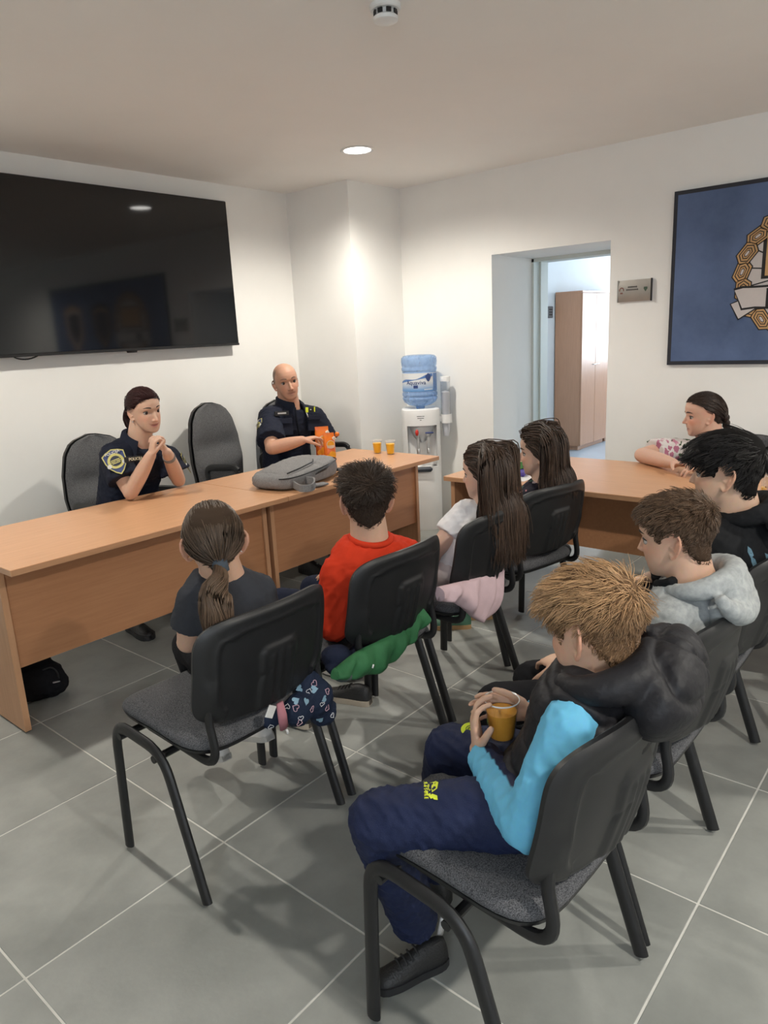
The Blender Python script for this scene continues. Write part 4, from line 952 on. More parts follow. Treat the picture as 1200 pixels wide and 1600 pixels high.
    g = G(); a_ = lg[0][2]; g.tube([a_+A(.040, -.040, -.045), a_+A(.046, -.046, .005), a_+A(.034, -.052, .012)], [.012, .010, .006], 8, flat=.5); obj('sock', g, M['white_cloth'], s.o, True, s.base)
    # printed marks on the trousers
    th = nrm(lg[0][1]-lg[0][0]); c = lerp(lg[0][0], lg[0][1], .60); up = nrm(A(0, 0, 1)-th*th[2]); sd = np.cross(up, th); top = c+up*.0875+sd*-.0
    nn = nrm(up+0.25*(-vw)); tl = []
    def onleg(px, py, off=.0015):        # point on the thigh's skin under a photo pixel
        d = nrm(ray(px, py)); o = _C; ax = lg[0][0]; b = lg[0][1]; best = None
        for t in np.arange(.8, 2.2, .002):
            p = o+d*t; ab = b-ax; q = np.clip((p-ax) @ ab/(ab @ ab), 0, 1); r = (.088+(.066-.088)*q)*.75+.014
            if np.linalg.norm(p-(ax+ab*q)) < r+.003: best = p; break
        if best is None: best = PX(px, py, Z=.55)
        return best-d*(.004+off)
    wing = lambda pts: np.array([onleg(x, y) for x, y in pts])
    for pts in ([(675, 1238), (683, 1232), (685, 1222), (680, 1220), (674, 1229)], [(671, 1236), (677, 1229), (679, 1221), (672, 1223), (668, 1230)], [(667, 1233), (671, 1226), (666, 1221), (663, 1226)],
                [(675, 1240), (683, 1243), (684, 1250), (678, 1249), (673, 1243)], [(672, 1239), (676, 1247), (673, 1248), (668, 1241)], [(668, 1236), (670, 1244), (666, 1240), (664, 1234)]):
        sticker(tr_o, s.base, pts, M['neon'], 'logo', s.o)
    for k, ch in enumerate('CASTORE'):
        p = cast(tr_o, s.base, 664.5+.25*k, 1219+k*4.6); place_text('lettering', ch, .011, M['neon'], p, onleg(664, 1240)-onleg(664, 1220), nrm(_C-p)*1.0, s.o, s.base, .0005, .0003)
    tr = lg[1]; cc = cast(tr_o, s.base, 737, 1140); 
    up2 = nrm(nrm(_C-cc)+A(0, 0, .4)); Rf = frame_z(up2)
    g = G().lathe([(.0005, -.001), (.020, -.001), (.020, .001), (.0005, .001)], 24).xf(Rf @ np.diag([1.25, .85, 1]), cc); obj('crest', g, M['neon'], s.o, False, s.base)
    g = G(); g.tube([cc+Rf @ A(.012*math.cos(t)*(1-t/14)-.004, .010*math.sin(t)*(1-t/14), .0015) for t in np.linspace(0, 10, 26)], .0008, 5); g.box(cc+Rf @ A(.010, 0, .0012), (.0012, .028, .001), Rf); obj('crest_print', g, M['dark_print'], s.o, False, s.base)
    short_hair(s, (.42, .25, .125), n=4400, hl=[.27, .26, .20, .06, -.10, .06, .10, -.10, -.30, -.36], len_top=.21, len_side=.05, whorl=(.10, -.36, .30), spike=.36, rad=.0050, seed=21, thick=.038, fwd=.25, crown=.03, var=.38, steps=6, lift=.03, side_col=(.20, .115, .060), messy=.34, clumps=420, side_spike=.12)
    # the cup
    make_cup(C-A(0, 0, .045), 'clear plastic cup of orange juice in the blond boy\'s hands', .062, level=.70, top=.037, bot=.027, juice='juice_pale')
    return s
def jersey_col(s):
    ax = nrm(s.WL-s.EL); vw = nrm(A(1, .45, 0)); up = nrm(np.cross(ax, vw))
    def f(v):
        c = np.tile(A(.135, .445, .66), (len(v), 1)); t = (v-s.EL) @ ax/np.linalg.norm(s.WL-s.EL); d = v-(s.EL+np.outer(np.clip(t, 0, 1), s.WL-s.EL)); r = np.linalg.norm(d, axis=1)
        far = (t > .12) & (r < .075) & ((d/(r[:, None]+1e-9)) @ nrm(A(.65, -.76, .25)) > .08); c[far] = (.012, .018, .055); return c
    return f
M['jersey'] = vmat('jersey_cloth', .65, .25, 0, .12, 700); M['vest'] = plain('vest_nylon', (.0125, .012, .0145), .55, .1, 30, .25, 45, spec=.28); M['lining'] = cloth('hood_lining', (.05, .05, .055))
M['track'] = cloth('navy_tracksuit', (.014, .020, .055), .10, .6); M['shoe_blk'] = plain('black_shoe', (.013, .013, .014), .5, .15, 60, .2, 200); M['sole_blk'] = plain('black_sole', (.022, .022, .024), .6, .1, 40)
M['lace_blk'] = plain('black_lace', (.03, .03, .032), .8, .1, 60); M['white_cloth'] = cloth('white_cloth', (.66, .65, .64), .04); M['neon'] = plain('neon_yellow', (.62, .70, .03), .6, .04, 20); M['dark_print'] = plain('dark_print', (.02, .025, .03), .6)
M['juice'] = mat('orange_juice', (.85, .33, .015), .3, 0, .4, Subsurface_Weight=.0); noise_col(M['juice'], (.92, .47, .012), (.95, .54, .03), 12)
M['juice_pale'] = mat('apple_juice', (.58, .30, .05), .25); noise_col(M['juice_pale'], (.52, .24, .03), (.62, .31, .05), 12)
gm = bpy.data.materials.new('clear_cup'); gm.use_nodes = True; t2 = gm.node_tree; t2.nodes.clear()
oo = t2.nodes.new('ShaderNodeOutputMaterial'); tr_ = t2.nodes.new('ShaderNodeBsdfTransparent'); gg_ = t2.nodes.new('ShaderNodeBsdfGlossy'); mm_ = t2.nodes.new('ShaderNodeMixShader'); fr_ = t2.nodes.new('ShaderNodeLayerWeight')
fr_.inputs['Blend'].default_value = .12; gg_.inputs['Roughness'].default_value = .08; tr_.inputs['Color'].default_value = (.96, .965, .97, 1)
t2.links.new(fr_.outputs['Facing'], mm_.inputs[0]); t2.links.new(tr_.outputs[0], mm_.inputs[1]); t2.links.new(gg_.outputs[0], mm_.inputs[2]); t2.links.new(mm_.outputs[0], oo.inputs[0]); M['cup'] = gm
def make_cup(p, label, h=.075, level=.75, top=.033, bot=.024, juice='juice', group='plastic cups of juice'):
    h = h*1.45 if top > .035 else h
    t = thing('juice_cup', label, 'cup', tuple(p), 0, group)
    obj('cup_wall', G().lathe([(.0005, .001), (bot, .001), (bot+.001, .003), (top, h), (top+.0018, h+.0006), (top+.0016, h+.0022), (top-.0008, h), (bot-.0003, .004), (.0005, .003)][:4], 32), M['cup'], t, 60)
    r1 = bot+(top-bot)*level
    obj('juice', G().lathe([(.0005, .0045), (bot-.0012, .0045), (r1-.0014, h*level), (.0005, h*level)], 32), M[juice], t, 50)
    obj('rim', G().lathe([(top-.0004, h-.001), (top+.0018, h-.001), (top+.0022, h+.001), (top+.001, h+.0022), (top-.0004, h+.001), (top-.0004, h-.001)], 32), M['rim'], t)
    return t
M['rim'] = plain('cup_rim', (.72, .70, .68), .25)

# ---- boy in the light grey hoodie
def hood_geo(g, s, n_, drop=.05, w=.125, r=.034, hang=.07):
    nb = s.nb; sd = np.cross(A(0, 0, 1), n_)
    P = []; Rr = []
    for t in np.linspace(-2.65, 2.65, 23):
        back = .5+.5*math.cos(t); P.append(nb+n_*(.075*math.cos(t)+.012)+sd*w*.80*math.sin(t)+A(0, 0, .008+.020*back-.022*(1-back))); Rr.append(.016+r*.45*back)
    g.tube(P, Rr, 14)
    c = nb+n_*.10-A(0, 0, drop*.5); Rh = np.stack([nrm(np.cross(n_, A(0, 0, 1))), n_, A(0, 0, 1)], 1)
    P = [c+Rh @ A(w*math.sin(t), .012*math.cos(t)-.030*(1-math.cos(t)), -.055*math.cos(t)+.028) for t in np.linspace(-1.7, 1.7, 19)]
    g.tube(P, [.014+.024*math.cos(t*.85)**2 for t in np.linspace(-1.7, 1.7, 19)], 14)
    g.ell(c-n_*.01-A(0, 0, .0), w*.82, .042, .060, Rh @ rotx(-.3), 18, 12); g.ell(c-n_*.035-A(0, 0, .035), w*.80, .05, .06, Rh, 18, 12)
M['grey_hood'] = noise_col(mat('grey_fleece', (.3, .3, .3), .95, spec=.1), (.27, .285, .29), (.37, .385, .385), 60, detail=5, lo=.35, hi=.65, bump=.2, bscale=500, bdist=.002)
M['black_fleece'] = cloth('black_fleece', (.0105, .011, .0125), .1); M['black_cloth'] = cloth('black_trousers', (.010, .010, .012), .1)
def grey_boy():
    H = Head(PX(1054, 836, Y=.562), .205, 94, 8, 0)
    c = H.c; s = Person('boy with short brown hair in a light grey hoodie', (1.735, .62, 0), H, (1.735, .60, .555), c+A(.02, -.045, -.112),
                        c+A(-.100, -.035, -.185), c+A(.145, -.03, -.180), (1.585, .60, .60), (1.90, .64, .60), (1.63, .80, .60), (1.84, .80, .60), k=.70, ks=.76, skin=(.615, .385, .275), voxel=.0034)
    hand(s.g, s.WL, A(.5, .8, -.15), A(.3, 0, -1), 1, .78); hand(s.g, s.WR, A(-.5, .8, -.15), A(-.3, 0, -1), -1, .78)
    s.body(it=2, ear=1.0, ear_out=32, nose=.9); H.eyes(s.o, s.base, (.08, .06, .04), brow=M['brow_dark'])
    n_ = nrm(A(.2, -.98, 0))
    s.shirt('hoodie', M['grey_hood'], sleeve=1, grow=.018, voxel=.006, folds=.006, ff=36, seed=17)
    g = G(); hood_geo(g, s, n_, .05, .130, .036); hd = blob('hood', g, M['grey_hood'], s.o, s.base, .005, 3, .0035, 40, 23)
    obj('neck_lining', G().tube(curve([s.nb+A(-.085, .02, .018), s.nb+A(-.072, .045, .002), s.nb+A(-.045, .072, -.012)], 8), .012, 8), M['black_fleece'], hd, True, s.base)
    lg = legs_of(s.pel, s.F, A(1, 0, 0), PX(775, 1098, Z=.495), PX(832, 1062, Z=.50), (1.60, 1.0, .1), (1.83, .98, .1))
    s.trousers('trousers', M['black_cloth'], lg, k=.74, grow=.012, voxel=.008)
    for q in lg: s.shoe(q[2]-A(0, .05, .095), (0, 1, 0), M['shoe_blk'], M['sole_blk'], .22)
    HLs = [.31, .295, .235, .11, -.05, .055, .075, -.08, -.30, -.36]
    short_hair(s, (.105, .062, .036), n=3600, hl=HLs, len_top=.125, len_side=.035, whorl=(.05, -.38, .28), spike=.42, rad=.0054, seed=31, thick=.032, fwd=.10, crown=.025, var=.32, side_col=(.085, .052, .033), messy=.2, side_spike=.1)
# ---- black-haired boy
def black_boy():
    H = Head(PX(1132, 735, Y=.60), .222, 97, 2, 0)
    c = H.c; s = Person('black-haired boy in a black hoodie', (2.29, .64, 0), H, (2.285, .62, .565), c+A(.03, -.045, -.128),
                        c+A(-.125, -.03, -.215), c+A(.175, -.03, -.215), (2.10, .66, .62), (2.49, .68, .62), (2.17, .86, .60), (2.41, .86, .60), k=.82, ks=.88, skin=(.60, .395, .285), voxel=.004)
    hand(s.g, s.WL, A(.5, .8, -.15), A(.3, 0, -1), 1, .85); hand(s.g, s.WR, A(-.5, .8, -.15), A(-.3, 0, -1), -1, .85)
    s.body(it=2, ear=1.1, ear_out=28, nose=.85); H.eyes(s.o, s.base, (.03, .02, .015), brow=M['brow_dark'])
    n_ = nrm(A(.3, -.95, 0))
    hd_ = s.shirt('hoodie', M['black_fleece'], sleeve=1, grow=.02, voxel=.007, folds=.006, ff=30, seed=19)
    g = G(); hood_geo(g, s, n_, .05, .135, .04); blob('hood', g, M['black_fleece'], s.o, s.base, .006, 3, .0035, 40, 27)
    lg = legs_of(s.pel, s.F, A(1, 0, 0), (2.16, 1.0, .51), (2.42, 1.0, .51), (2.17, 1.03, .1), (2.41, 1.03, .1), .09)
    s.trousers('trousers', M['black_cloth'], lg, k=.8, grow=.012, voxel=.009)
    for q in lg: s.shoe(q[2]-A(0, .05, .095), (0, 1, 0), M['shoe_blk'], M['sole_blk'], .235)
    for px in ([(1168, 853), (1174, 858), (1178, 868), (1173, 872), (1168, 862)], [(1173, 868), (1180, 874), (1184, 884), (1178, 888), (1174, 878)], [(1195, 864), (1201, 867), (1202, 878), (1197, 872)]):
        sticker(hd_, s.base, px, M['print_blue'], 'back_print', s.o)
    HLk = [.20, .19, .13, .0, -.08, .10, .13, -.12, -.33, -.38]
    short_hair(s, (.010, .0085, .0085), n=3000, hl=HLk, len_top=.24, len_side=.08, whorl=(.02, -.38, .26), spike=.05, rad=.0075, seed=41, thick=.075, fwd=.25, crown=.03, var=.5, steps=5, lift=.015, messy=.08, side_spike=.02)
    rs = np.random.RandomState(4); b0 = H.W((.02, -.46, .30)); P = []
    for k in range(14):
        d = nrm(-H.R[:, 1]*(.9)+H.R[:, 2]*(.6-.9*rs.rand())+H.R[:, 0]*(rs.rand()-.5)); P.append([b0+d*t*.055*(.6+.7*rs.rand())-A(0, 0, .012)*t*t for t in np.linspace(0, 1, 6)])
    strands_mesh('cowlick', np.array(P), np.tile(np.linspace(.0014, .0004, 6), (14, 1)), np.tile(A(.01, .0085, .0085), (14, 1)), M['hair'], s.o, s.base)
M['print_blue'] = plain('pale_blue_print', (.10, .19, .25), .7, .3, 60)
# ---- ponytailed girl
M['tee_grey'] = cloth('dark_grey_tee', (.042, .044, .052), .08); M['hairtie'] = cloth('hair_tie', (.07, .085, .105), .15)
def pony_girl():
    H = Head(PX(333, 843, Y=1.585), .203, 61, 2, 0)
    c = H.c; s = Person('girl with a low brown ponytail in a dark grey T-shirt', (1.19, 1.62, 0), H, (1.225, 1.60, .552), PX(345, 893, Y=1.572),
                        PX(305, 935, Y=1.60), PX(405, 922, Y=1.535), PX(293, 1003, Y=1.65), (1.345, 1.68, .63), (1.20, 1.80, .585), (1.30, 1.84, .59), k=.70, ks=.74, skin=SK, voxel=.0042)
    hand(s.g, s.WL, A(.4, .8, -.1), A(.2, 0, -1), 1, .75); hand(s.g, s.WR, A(-.4, .8, -.1), A(-.2, 0, -1), -1, .75)
    s.body(it=2, ear=1.2, ear_out=55, nose=.9); H.eyes(s.o, s.base, (.05, .04, .03), brow=M['brow_dark'])
    s.shirt('t_shirt', M['tee_grey'], sleeve=.62, grow=.011, voxel=.006, folds=.0045, ff=34, seed=13, flare=.012)
    lg = legs_of(s.pel, s.F, A(1, 0, 0), (1.235, 1.93, .52), (1.38, 1.92, .52), PX(338, 1140, Z=.21), (1.43, 1.84, .22))
    s.trousers('trousers', M['black_cloth'], lg, k=.70, voxel=.008)
    for q in lg: s.shoe(q[2]-A(0, .045, .10), (.1, 1, 0), M['shoe_white'], M['sole_grey'], .19, pitch=18)
    col = (.098, .064, .043); tied_hair(s, col, (0, -.44, -.235), n=1800, rad=.0066, seed=7, thick=.034, var=.35)
    tp = H.W((0, -.45, -.24)); a1 = PX(336, 925, Y=1.462); 
    obj('hair_tie', G().tube([tp+A(.003, .004, .012), tp+A(0, 0, 0), tp+A(.002, -.006, -.020)], [.019, .021, .019], 14), M['hairtie'], s.o, True, s.base)
    tail(s, 'ponytail', (.135, .086, .055), [tp, lerp(tp, a1, .5)+A(0, -.012, 0), a1, PX(339, 960, Y=1.452), PX(345, 1010, Y=1.452)], [.016, .026, .042, .046, .034], 620, .0017, 5, .35, .55, .25)
    e = H.W((.36, -.045, -.20)); obj('earring', G().ell(e, .006, .006, .006), M['white_plastic'], s.o, True, s.base)
M['shoe_white'] = plain('white_shoe', (.62, .60, .58), .6, .05, 30); M['sole_grey'] = plain('pale_sole', (.50, .48, .45), .7, .05, 30); M['sole_beige'] = plain('beige_sole', (.42, .36, .29), .7, .05, 30)
# ---- boy in red
M['red'] = cloth('red_sweat', (.56, .040, .014), .06, scale=10); M['navy_cloth'] = cloth('navy_cloth', (.012, .016, .034), .1)
def red_boy():
    H = Head(PX(571, 778, Y=1.565), .222, 50, 2, 2)
    s = Person('boy with short dark hair in a red sweatshirt', (1.745, 1.62, 0), H, (1.755, 1.60, .555), PX(578, 840, Y=1.555), PX(530, 895, Y=1.60), PX(635, 868, Y=1.53),
               PX(522, 975, Y=1.605), (1.955, 1.66, .60), (1.73, 1.79, .575), (1.88, 1.84, .60), k=.78, ks=.84, skin=SK, voxel=.0042)
    hand(s.g, s.WL, A(.4, .8, -.1), A(.2, 0, -1), 1, .78); hand(s.g, s.WR, A(-.4, .8, -.1), A(-.2, 0, -1), -1, .78)
    s.body(it=2, ear=1.1, ear_out=36, nose=.9); H.eyes(s.o, s.base, (.05, .04, .03), brow=M['brow_dark'])
    s.shirt('sweatshirt', M['red'], sleeve=1, grow=.020, voxel=.006, folds=.0065, ff=26, seed=15, collar=.002)
    g = G(); nb = s.nb; P = [nb+s.up*.004+s.F*.064*math.cos(t)+s.R1*.066*math.sin(t)-s.F*.008 for t in np.linspace(0, 2*math.pi, 25)]; obj('neckband', G().tube(P, .0105, 8), M['red'], s.o, True, s.base)
    for sgn, S in ((-1, s.SL), (1, s.SR)):
        pts = []
        for t in np.linspace(0, 1, 9): pts.append(lerp(nb+s.R1*sgn*.055-s.F*.05, S-s.up*.075-s.R1*sgn*.012-s.F*.058, t)-s.F*.030*math.sin(t*math.pi)*1.0)
    lg = legs_of(s.pel, s.F, A(1, 0, 0), (1.67, 1.96, .52), (1.84, 1.96, .52), (1.70, 1.93, .15), PX(545, 1035, Y=1.95), .085)
    s.trousers('trousers', M['navy_cloth'], lg, k=.74, voxel=.008)
    sp = PX(553, 1092, Z=.012); s.shoe((sp[0]+.02, sp[1]-.075, 0.0), (-.25, .9, 0), M['shoe_blk'], M['sole_beige'], .215, M['lace_blk']); s.shoe(lg[0][2]-A(0, .05, .14), (-.1, .9, 0), M['shoe_blk'], M['sole_beige'], .215)
    g = G(); g.tube(curve([PX(497, 968, Y=1.52), PX(494, 985, Y=1.5), PX(500, 1005, Y=1.5)], 8), [.02, .026, .016], 10, flat=.5); obj('shirt_tail', g, M['white_cloth'], s.o, True, s.base)
    HLr = [.30, .285, .225, .10, -.04, .045, .07, -.14, -.33, -.42]
    short_hair(s, (.052, .034, .024), n=3200, hl=HLr, len_top=.21, len_side=.05, whorl=(.02, -.36, .26), spike=.62, rad=.0058, seed=51, thick=.036, fwd=.30, crown=.03, var=.4, side_col=(.05, .033, .024), messy=.30, side_spike=.10)
# ---- girl in the white T-shirt
M['tee_white'] = cloth('white_tee', (.74, .73, .74), .03, scale=10); M['pink_cloth'] = cloth('pale_pink_cloth', (.62, .47, .49), .06)
def white_girl():
    H = Head(PX(757, 738, Y=1.50), .212, 101, 3, 0)
    c = H.c; s = Person('girl with very long brown hair in a white T-shirt', (2.30, 1.62, 0), H, (2.31, 1.60, .552), c+A(.01, -.03, -.135), PX(728, 800, Y=1.555), PX(800, 800, Y=1.44),
                        PX(677, 866, Y=1.62), (2.50, 1.64, .62), PX(672, 890, Y=1.76), (2.44, 1.80, .53), k=.70, ks=.78, skin=(.64, .42, .32), voxel=.0044)
    hand(s.g, s.WL, A(.4, .8, -.1), A(.2, 0, -1), 1, .78); hand(s.g, s.WR, A(-.4, .8, -.1), A(-.2, 0, -1), -1, .78)
    s.body(it=2, nose=.85); H.eyes(s.o, s.base, (.05, .04, .03), brow=M['brow_dark'])
    s.shirt('t_shirt', M['tee_white'], sleeve=.55, grow=.012, voxel=.006, folds=.005, ff=32, seed=12, flare=.014)
    lg = legs_of(s.pel, s.F, A(1, 0, 0), (2.21, 1.96, .52), (2.38, 1.96, .52), (2.09, 2.06, .12), (2.19, 2.10, .12))
    s.trousers('trousers', M['white_pants'], lg, k=.70, voxel=.008)
    for q in lg: s.shoe(q[2]-A(0, .04, .11), (0, 1, 0), M['shoe_white'], M['sole_grey'], .20)
    cl = [(s.pel, s.nb-s.up*.03, .112), (s.SL, s.SR, .055)]
    long_hair(s, (.066, .040, .027), 1.95, n=1700, rad=.011, seed=61, thick=.045, steps=16, colliders=cl, wave=.30, back=.35, var=.4, vol=.08)
M['white_pants'] = cloth('off_white_pants', (.62, .56, .55), .05); M['shoe_green'] = plain('green_shoe', (.06, .16, .10), .6, .1, 30); M['sole_gum'] = plain('gum_sole', (.36, .22, .10), .6, .08, 30)
# ---- girl in the dark floral top
def floral_mat(name, ground, petals, leaf, scale=22, thr=.30, dens=.5):
    m = mat(name, ground, .85, spec=.15); tc = N(m, 'ShaderNodeTexCoord'); vo = N(m, 'ShaderNodeTexVoronoi'); vo.inputs['Scale'].default_value = scale
    no = N(m, 'ShaderNodeTexNoise'); no.inputs['Scale'].default_value = scale*2.2; ad = N(m, 'ShaderNodeMixRGB', blend_type='ADD'); ad.inputs['Fac'].default_value = .018*22/scale*2
    L(m, tc.outputs['Object'], no.inputs['Vector']); L(m, tc.outputs['Object'], ad.inputs['Color1']); L(m, no.outputs['Color'], ad.inputs['Color2']); L(m, ad.outputs['Color'], vo.inputs['Vector'])
    cr = N(m, 'ShaderNodeValToRGB'); cr.color_ramp.interpolation = 'CONSTANT'; el = cr.color_ramp.elements; el[0].color = (1, 1, 1, 1); el[1].position = thr; el[1].color = (0, 0, 0, 1)
    L(m, vo.outputs['Distance'], cr.inputs['Fac']); sp = N(m, 'ShaderNodeSeparateColor'); L(m, vo.outputs['Color'], sp.inputs['Color'])
    pc = N(m, 'ShaderNodeValToRGB'); pc.color_ramp.interpolation = 'CONSTANT'; e2 = pc.color_ramp.elements; cols = list(petals)+[leaf]; e2[0].color = (*cols[0], 1); e2[1].position = 1/len(cols); e2[1].color = (*cols[1], 1)
    for i in range(2, len(cols)): q = e2.new(i/len(cols)); q.color = (*cols[i], 1)
    L(m, sp.outputs['Red'], pc.inputs['Fac']); gt = N(m, 'ShaderNodeMath', operation='LESS_THAN'); gt.inputs[1].default_value = dens; L(m, sp.outputs['Green'], gt.inputs[0])
    ml = N(m, 'ShaderNodeMath', operation='MULTIPLY'); L(m, gt.outputs[0], ml.inputs[0]); L(m, cr.outputs['Color'], ml.inputs[1])
    mx = N(m, 'ShaderNodeMixRGB'); mx.inputs['Color1'].default_value = (*ground, 1); L(m, ml.outputs[0], mx.inputs['Fac']); L(m, pc.outputs['Color'], mx.inputs['Color2']); L(m, mx.outputs['Color'], P_(m).inputs['Base Color'])
    return m
M['floral_dark'] = floral_mat('dark_floral', (.014, .013, .022), [(.42, .19, .20), (.45, .30, .10), (.40, .33, .36)], (.05, .10, .08), 38, .36, .55)
M['floral_white'] = floral_mat('white_floral', (.66, .62, .61), [(.50, .22, .30), (.58, .30, .38), (.42, .16, .24)], (.06, .10, .05), 24, .50, .75)
def dark_floral_girl():
    H = Head(PX(843, 705, Y=1.535), .215, 112, 2, 0)
    c = H.c; s = Person('girl with long brown hair in a dark floral top', (2.85, 1.64, 0), H, (2.87, 1.60, .552), c+A(.02, -.03, -.135), c+A(-.10, .0, -.205), c+A(.135, -.06, -.205),
                        (2.70, 1.72, .62), (3.03, 1.66, .62), (2.80, 1.90, .62), (2.97, 1.88, .61), k=.72, ks=.78, skin=(.61, .40, .30), voxel=.0044)
    hand(s.g, s.WL, A(.4, .8, -.1), A(.2, 0, -1), 1, .78); hand(s.g, s.WR, A(-.4, .8, -.1), A(-.2, 0, -1), -1, .78)
    s.body(it=2, nose=.95); H.eyes(s.o, s.base, (.05, .04, .03), brow=M['brow_dark'])
    s.shirt('floral_top', M['floral_dark'], sleeve=1, grow=.012, voxel=.007, folds=.004, ff=32, seed=14)
    lg = legs_of(s.pel, s.F, A(1, 0, 0), (2.82, 1.96, .52), (2.98, 1.94, .52), tuple(PX(722, 975, Z=.02)+A(.0, .0, .10)), tuple(PX(757, 960, Z=.02)+A(.0, .0, .10)))
    s.trousers('trousers', M['dark_red'], lg, k=.70, voxel=.009)
    for q in lg: s.shoe(q[2]-A(-.03, .035, .12), (-.55, .75, 0), M['shoe_green'], M['sole_gum'], .21, M['white_cloth'])
    cl = [(s.pel, s.nb-s.up*.03, .115), (s.SL, s.SR, .058)]
    long_hair(s, (.062, .037, .025), 1.28, n=1500, rad=.011, seed=63, thick=.045, steps=14, colliders=cl, wave=.26, back=.35, var=.4, vol=.13)
M['dark_red'] = cloth('dark_red_cloth', (.16, .012, .016), .1)
# ---- girl in the white floral shirt behind the right table
def floral_girl():
    H = Head(PX(1098, 648, X=4.14), .232, 121, 2, 0); H2 = H
    c = H.c; s = Person('girl with a braid in a white and pink floral shirt leaning on the right table', (4.30, 1.22, 0), H, (4.27, 1.20, .58), PX(1112, 698, X=4.20), PX(1165, 716, X=4.17), PX(1050, 702, X=4.12),
                        PX(1186, 716, Z=.757), PX(1003, 711, Z=.757), PX(1108, 731, Z=.757), PX(1052, 724, Z=.760), k=.95, ks=.98, skin=(.655, .40, .30), voxel=.0045)
    hand(s.g, s.WR, A(-.35, -.9, .05), A(-.3, .1, -1), -1, .88, curl=(.25, .35, .3)); hand(s.g, s.WL, A(-.5, .85, .05), A(.1, .1, -1), 1, .88)
    s.body(blush=1.5, it=2, ear=.95, ear_out=22, nose=.95, neck=.28); H.eyes(s.o, s.base, (.06, .04, .03), brow=M['brow_dark'])
    s.shirt('floral_shirt', M['floral_white'], sleeve=.62, grow=.014, voxel=.007, folds=.005, ff=26, seed=16, flare=.02)
    lg = legs_of(s.pel, A(-1, 0, 0), A(0, 1, 0), (3.90, 1.12, .56), (3.90, 1.32, .56), (3.95, 1.12, .12), (3.95, 1.32, .12))
    s.trousers('trousers', M['navy_cloth'], lg, k=.9, voxel=.01)
    for q in lg: s.shoe(q[2]-A(-.04, 0, .11), (-1, 0, 0), M['shoe_white'], M['sole_grey'], .23)
    col = (.042, .027, .021); tied_hair(s, col, (.0, -.45, -.16), hl=[.30, .295, .285, .27, .20, .10, .08, -.10, -.26, -.30], n=1300, rad=.0085, seed=8, thick=.034, var=.3)
    tp = H.W((0, -.46, -.10)); n = 5
    for k in range(n):      # braid: interlocking lobes
        for sg in (-1, 1):
            p = tp+H.R[:, 2]*(-.030*k-.014*(sg > 0))-H.R[:, 1]*(.012+.004*k)+H.R[:, 0]*sg*.011; Rb = np.stack([H.R[:, 0], H.R[:, 1], H.R[:, 2]], 1) @ roty(sg*.7)
            g = G().ell(p, .018-.001*k, .018-.001*k, .024, Rb, 12, 8); me = mk_mesh('braid', g.verts()-s.base, g.f, True); setcol(me, np.tile(np.array(col)*(1.2 if sg > 0 else .9), (len(g.verts()), 1))); me.materials.append(M['hair']); link('braid', me, s.o)
# ---- the two officers
M['uniform'] = cloth('navy_uniform', (.0135, .0165, .030), .08, .75, .3, 700); M['uniform_seam'] = cloth('uniform_seam', (.006, .007, .012), .05)
M['gold_thread'] = plain('gold_thread', (.55, .50, .16), .6, .1, 60); M['patch_blue'] = plain('patch_blue', (.03, .05, .16), .7, .1, 40); M['patch_white'] = plain('patch_white', (.60, .60, .58), .7, .05, 40); M['patch_navy'] = plain('patch_navy', (.02, .025, .045), .7)
M['tag_text'] = plain('tag_text', (.62, .56, .40), .6); M['tag_black'] = plain('tag_black', (.008, .008, .010), .7)
def patch(s, c, xdir, n, w=.075, h=.095):
    """shield-shaped sleeve badge"""
    x = nrm(xdir); n = nrm(np.asarray(n)-np.dot(n, x)*x); y = np.cross(n, x); Rm = np.stack([x, y, n], 1)
    sh = np.array([(-.5, .36), (-.28, .44), (0, .5), (.28, .44), (.5, .36), (.47, .05), (.36, -.20), (.18, -.40), (0, -.52), (-.18, -.40), (-.36, -.20), (-.47, .05)])*A(w, h)
    def lay(P, z, m, nm, par):
        P3 = np.c_[P, -.012*(P[:, 0]/(w*.5))**2*1.0]; g = G(); g.loft(np.array([(P3+A(0, 0, z)) @ Rm.T+c, (P3+A(0, 0, z+.0012)) @ Rm.T+c])); return obj(nm, g, m, par, False, s.base)
    b = lay(sh, .0, M['gold_thread'], 'sleeve_badge', s.o); lay(sh*.90, .001, M['patch_blue'], 'badge_field', b)
    a = np.arange(20)*2*math.pi/20; ci = np.stack([np.cos(a), np.sin(a)], -1)
    lay(ci*w*.36+A(0, h*.02), .002, M['gold_thread'], 'badge_disc', b); lay(ci*w*.24+A(0, h*.02), .003, M['patch_navy'], 'badge_disc', b)
    for q, ww in ((.06, .20), (.0, .22), (-.06, .18)): lay(np.array([(-ww*w, (q+.02)*h), (ww*w, (q+.02)*h), (ww*w, (q-.012)*h), (-ww*w, (q-.012)*h)]), .004, M['gold_thread'], 'badge_bar', b)
    for sg in (-1, 1): lay(ci*w*.10+A(sg*w*.34, -h*.10), .003, M['patch_white'], 'badge_star', b)
    place_text('lettering', 'POLICIJA', h*.135, M['patch_white'], c+Rm @ A(0, h*.345, .0035), x, n, b, s.base, .0005, .0004)
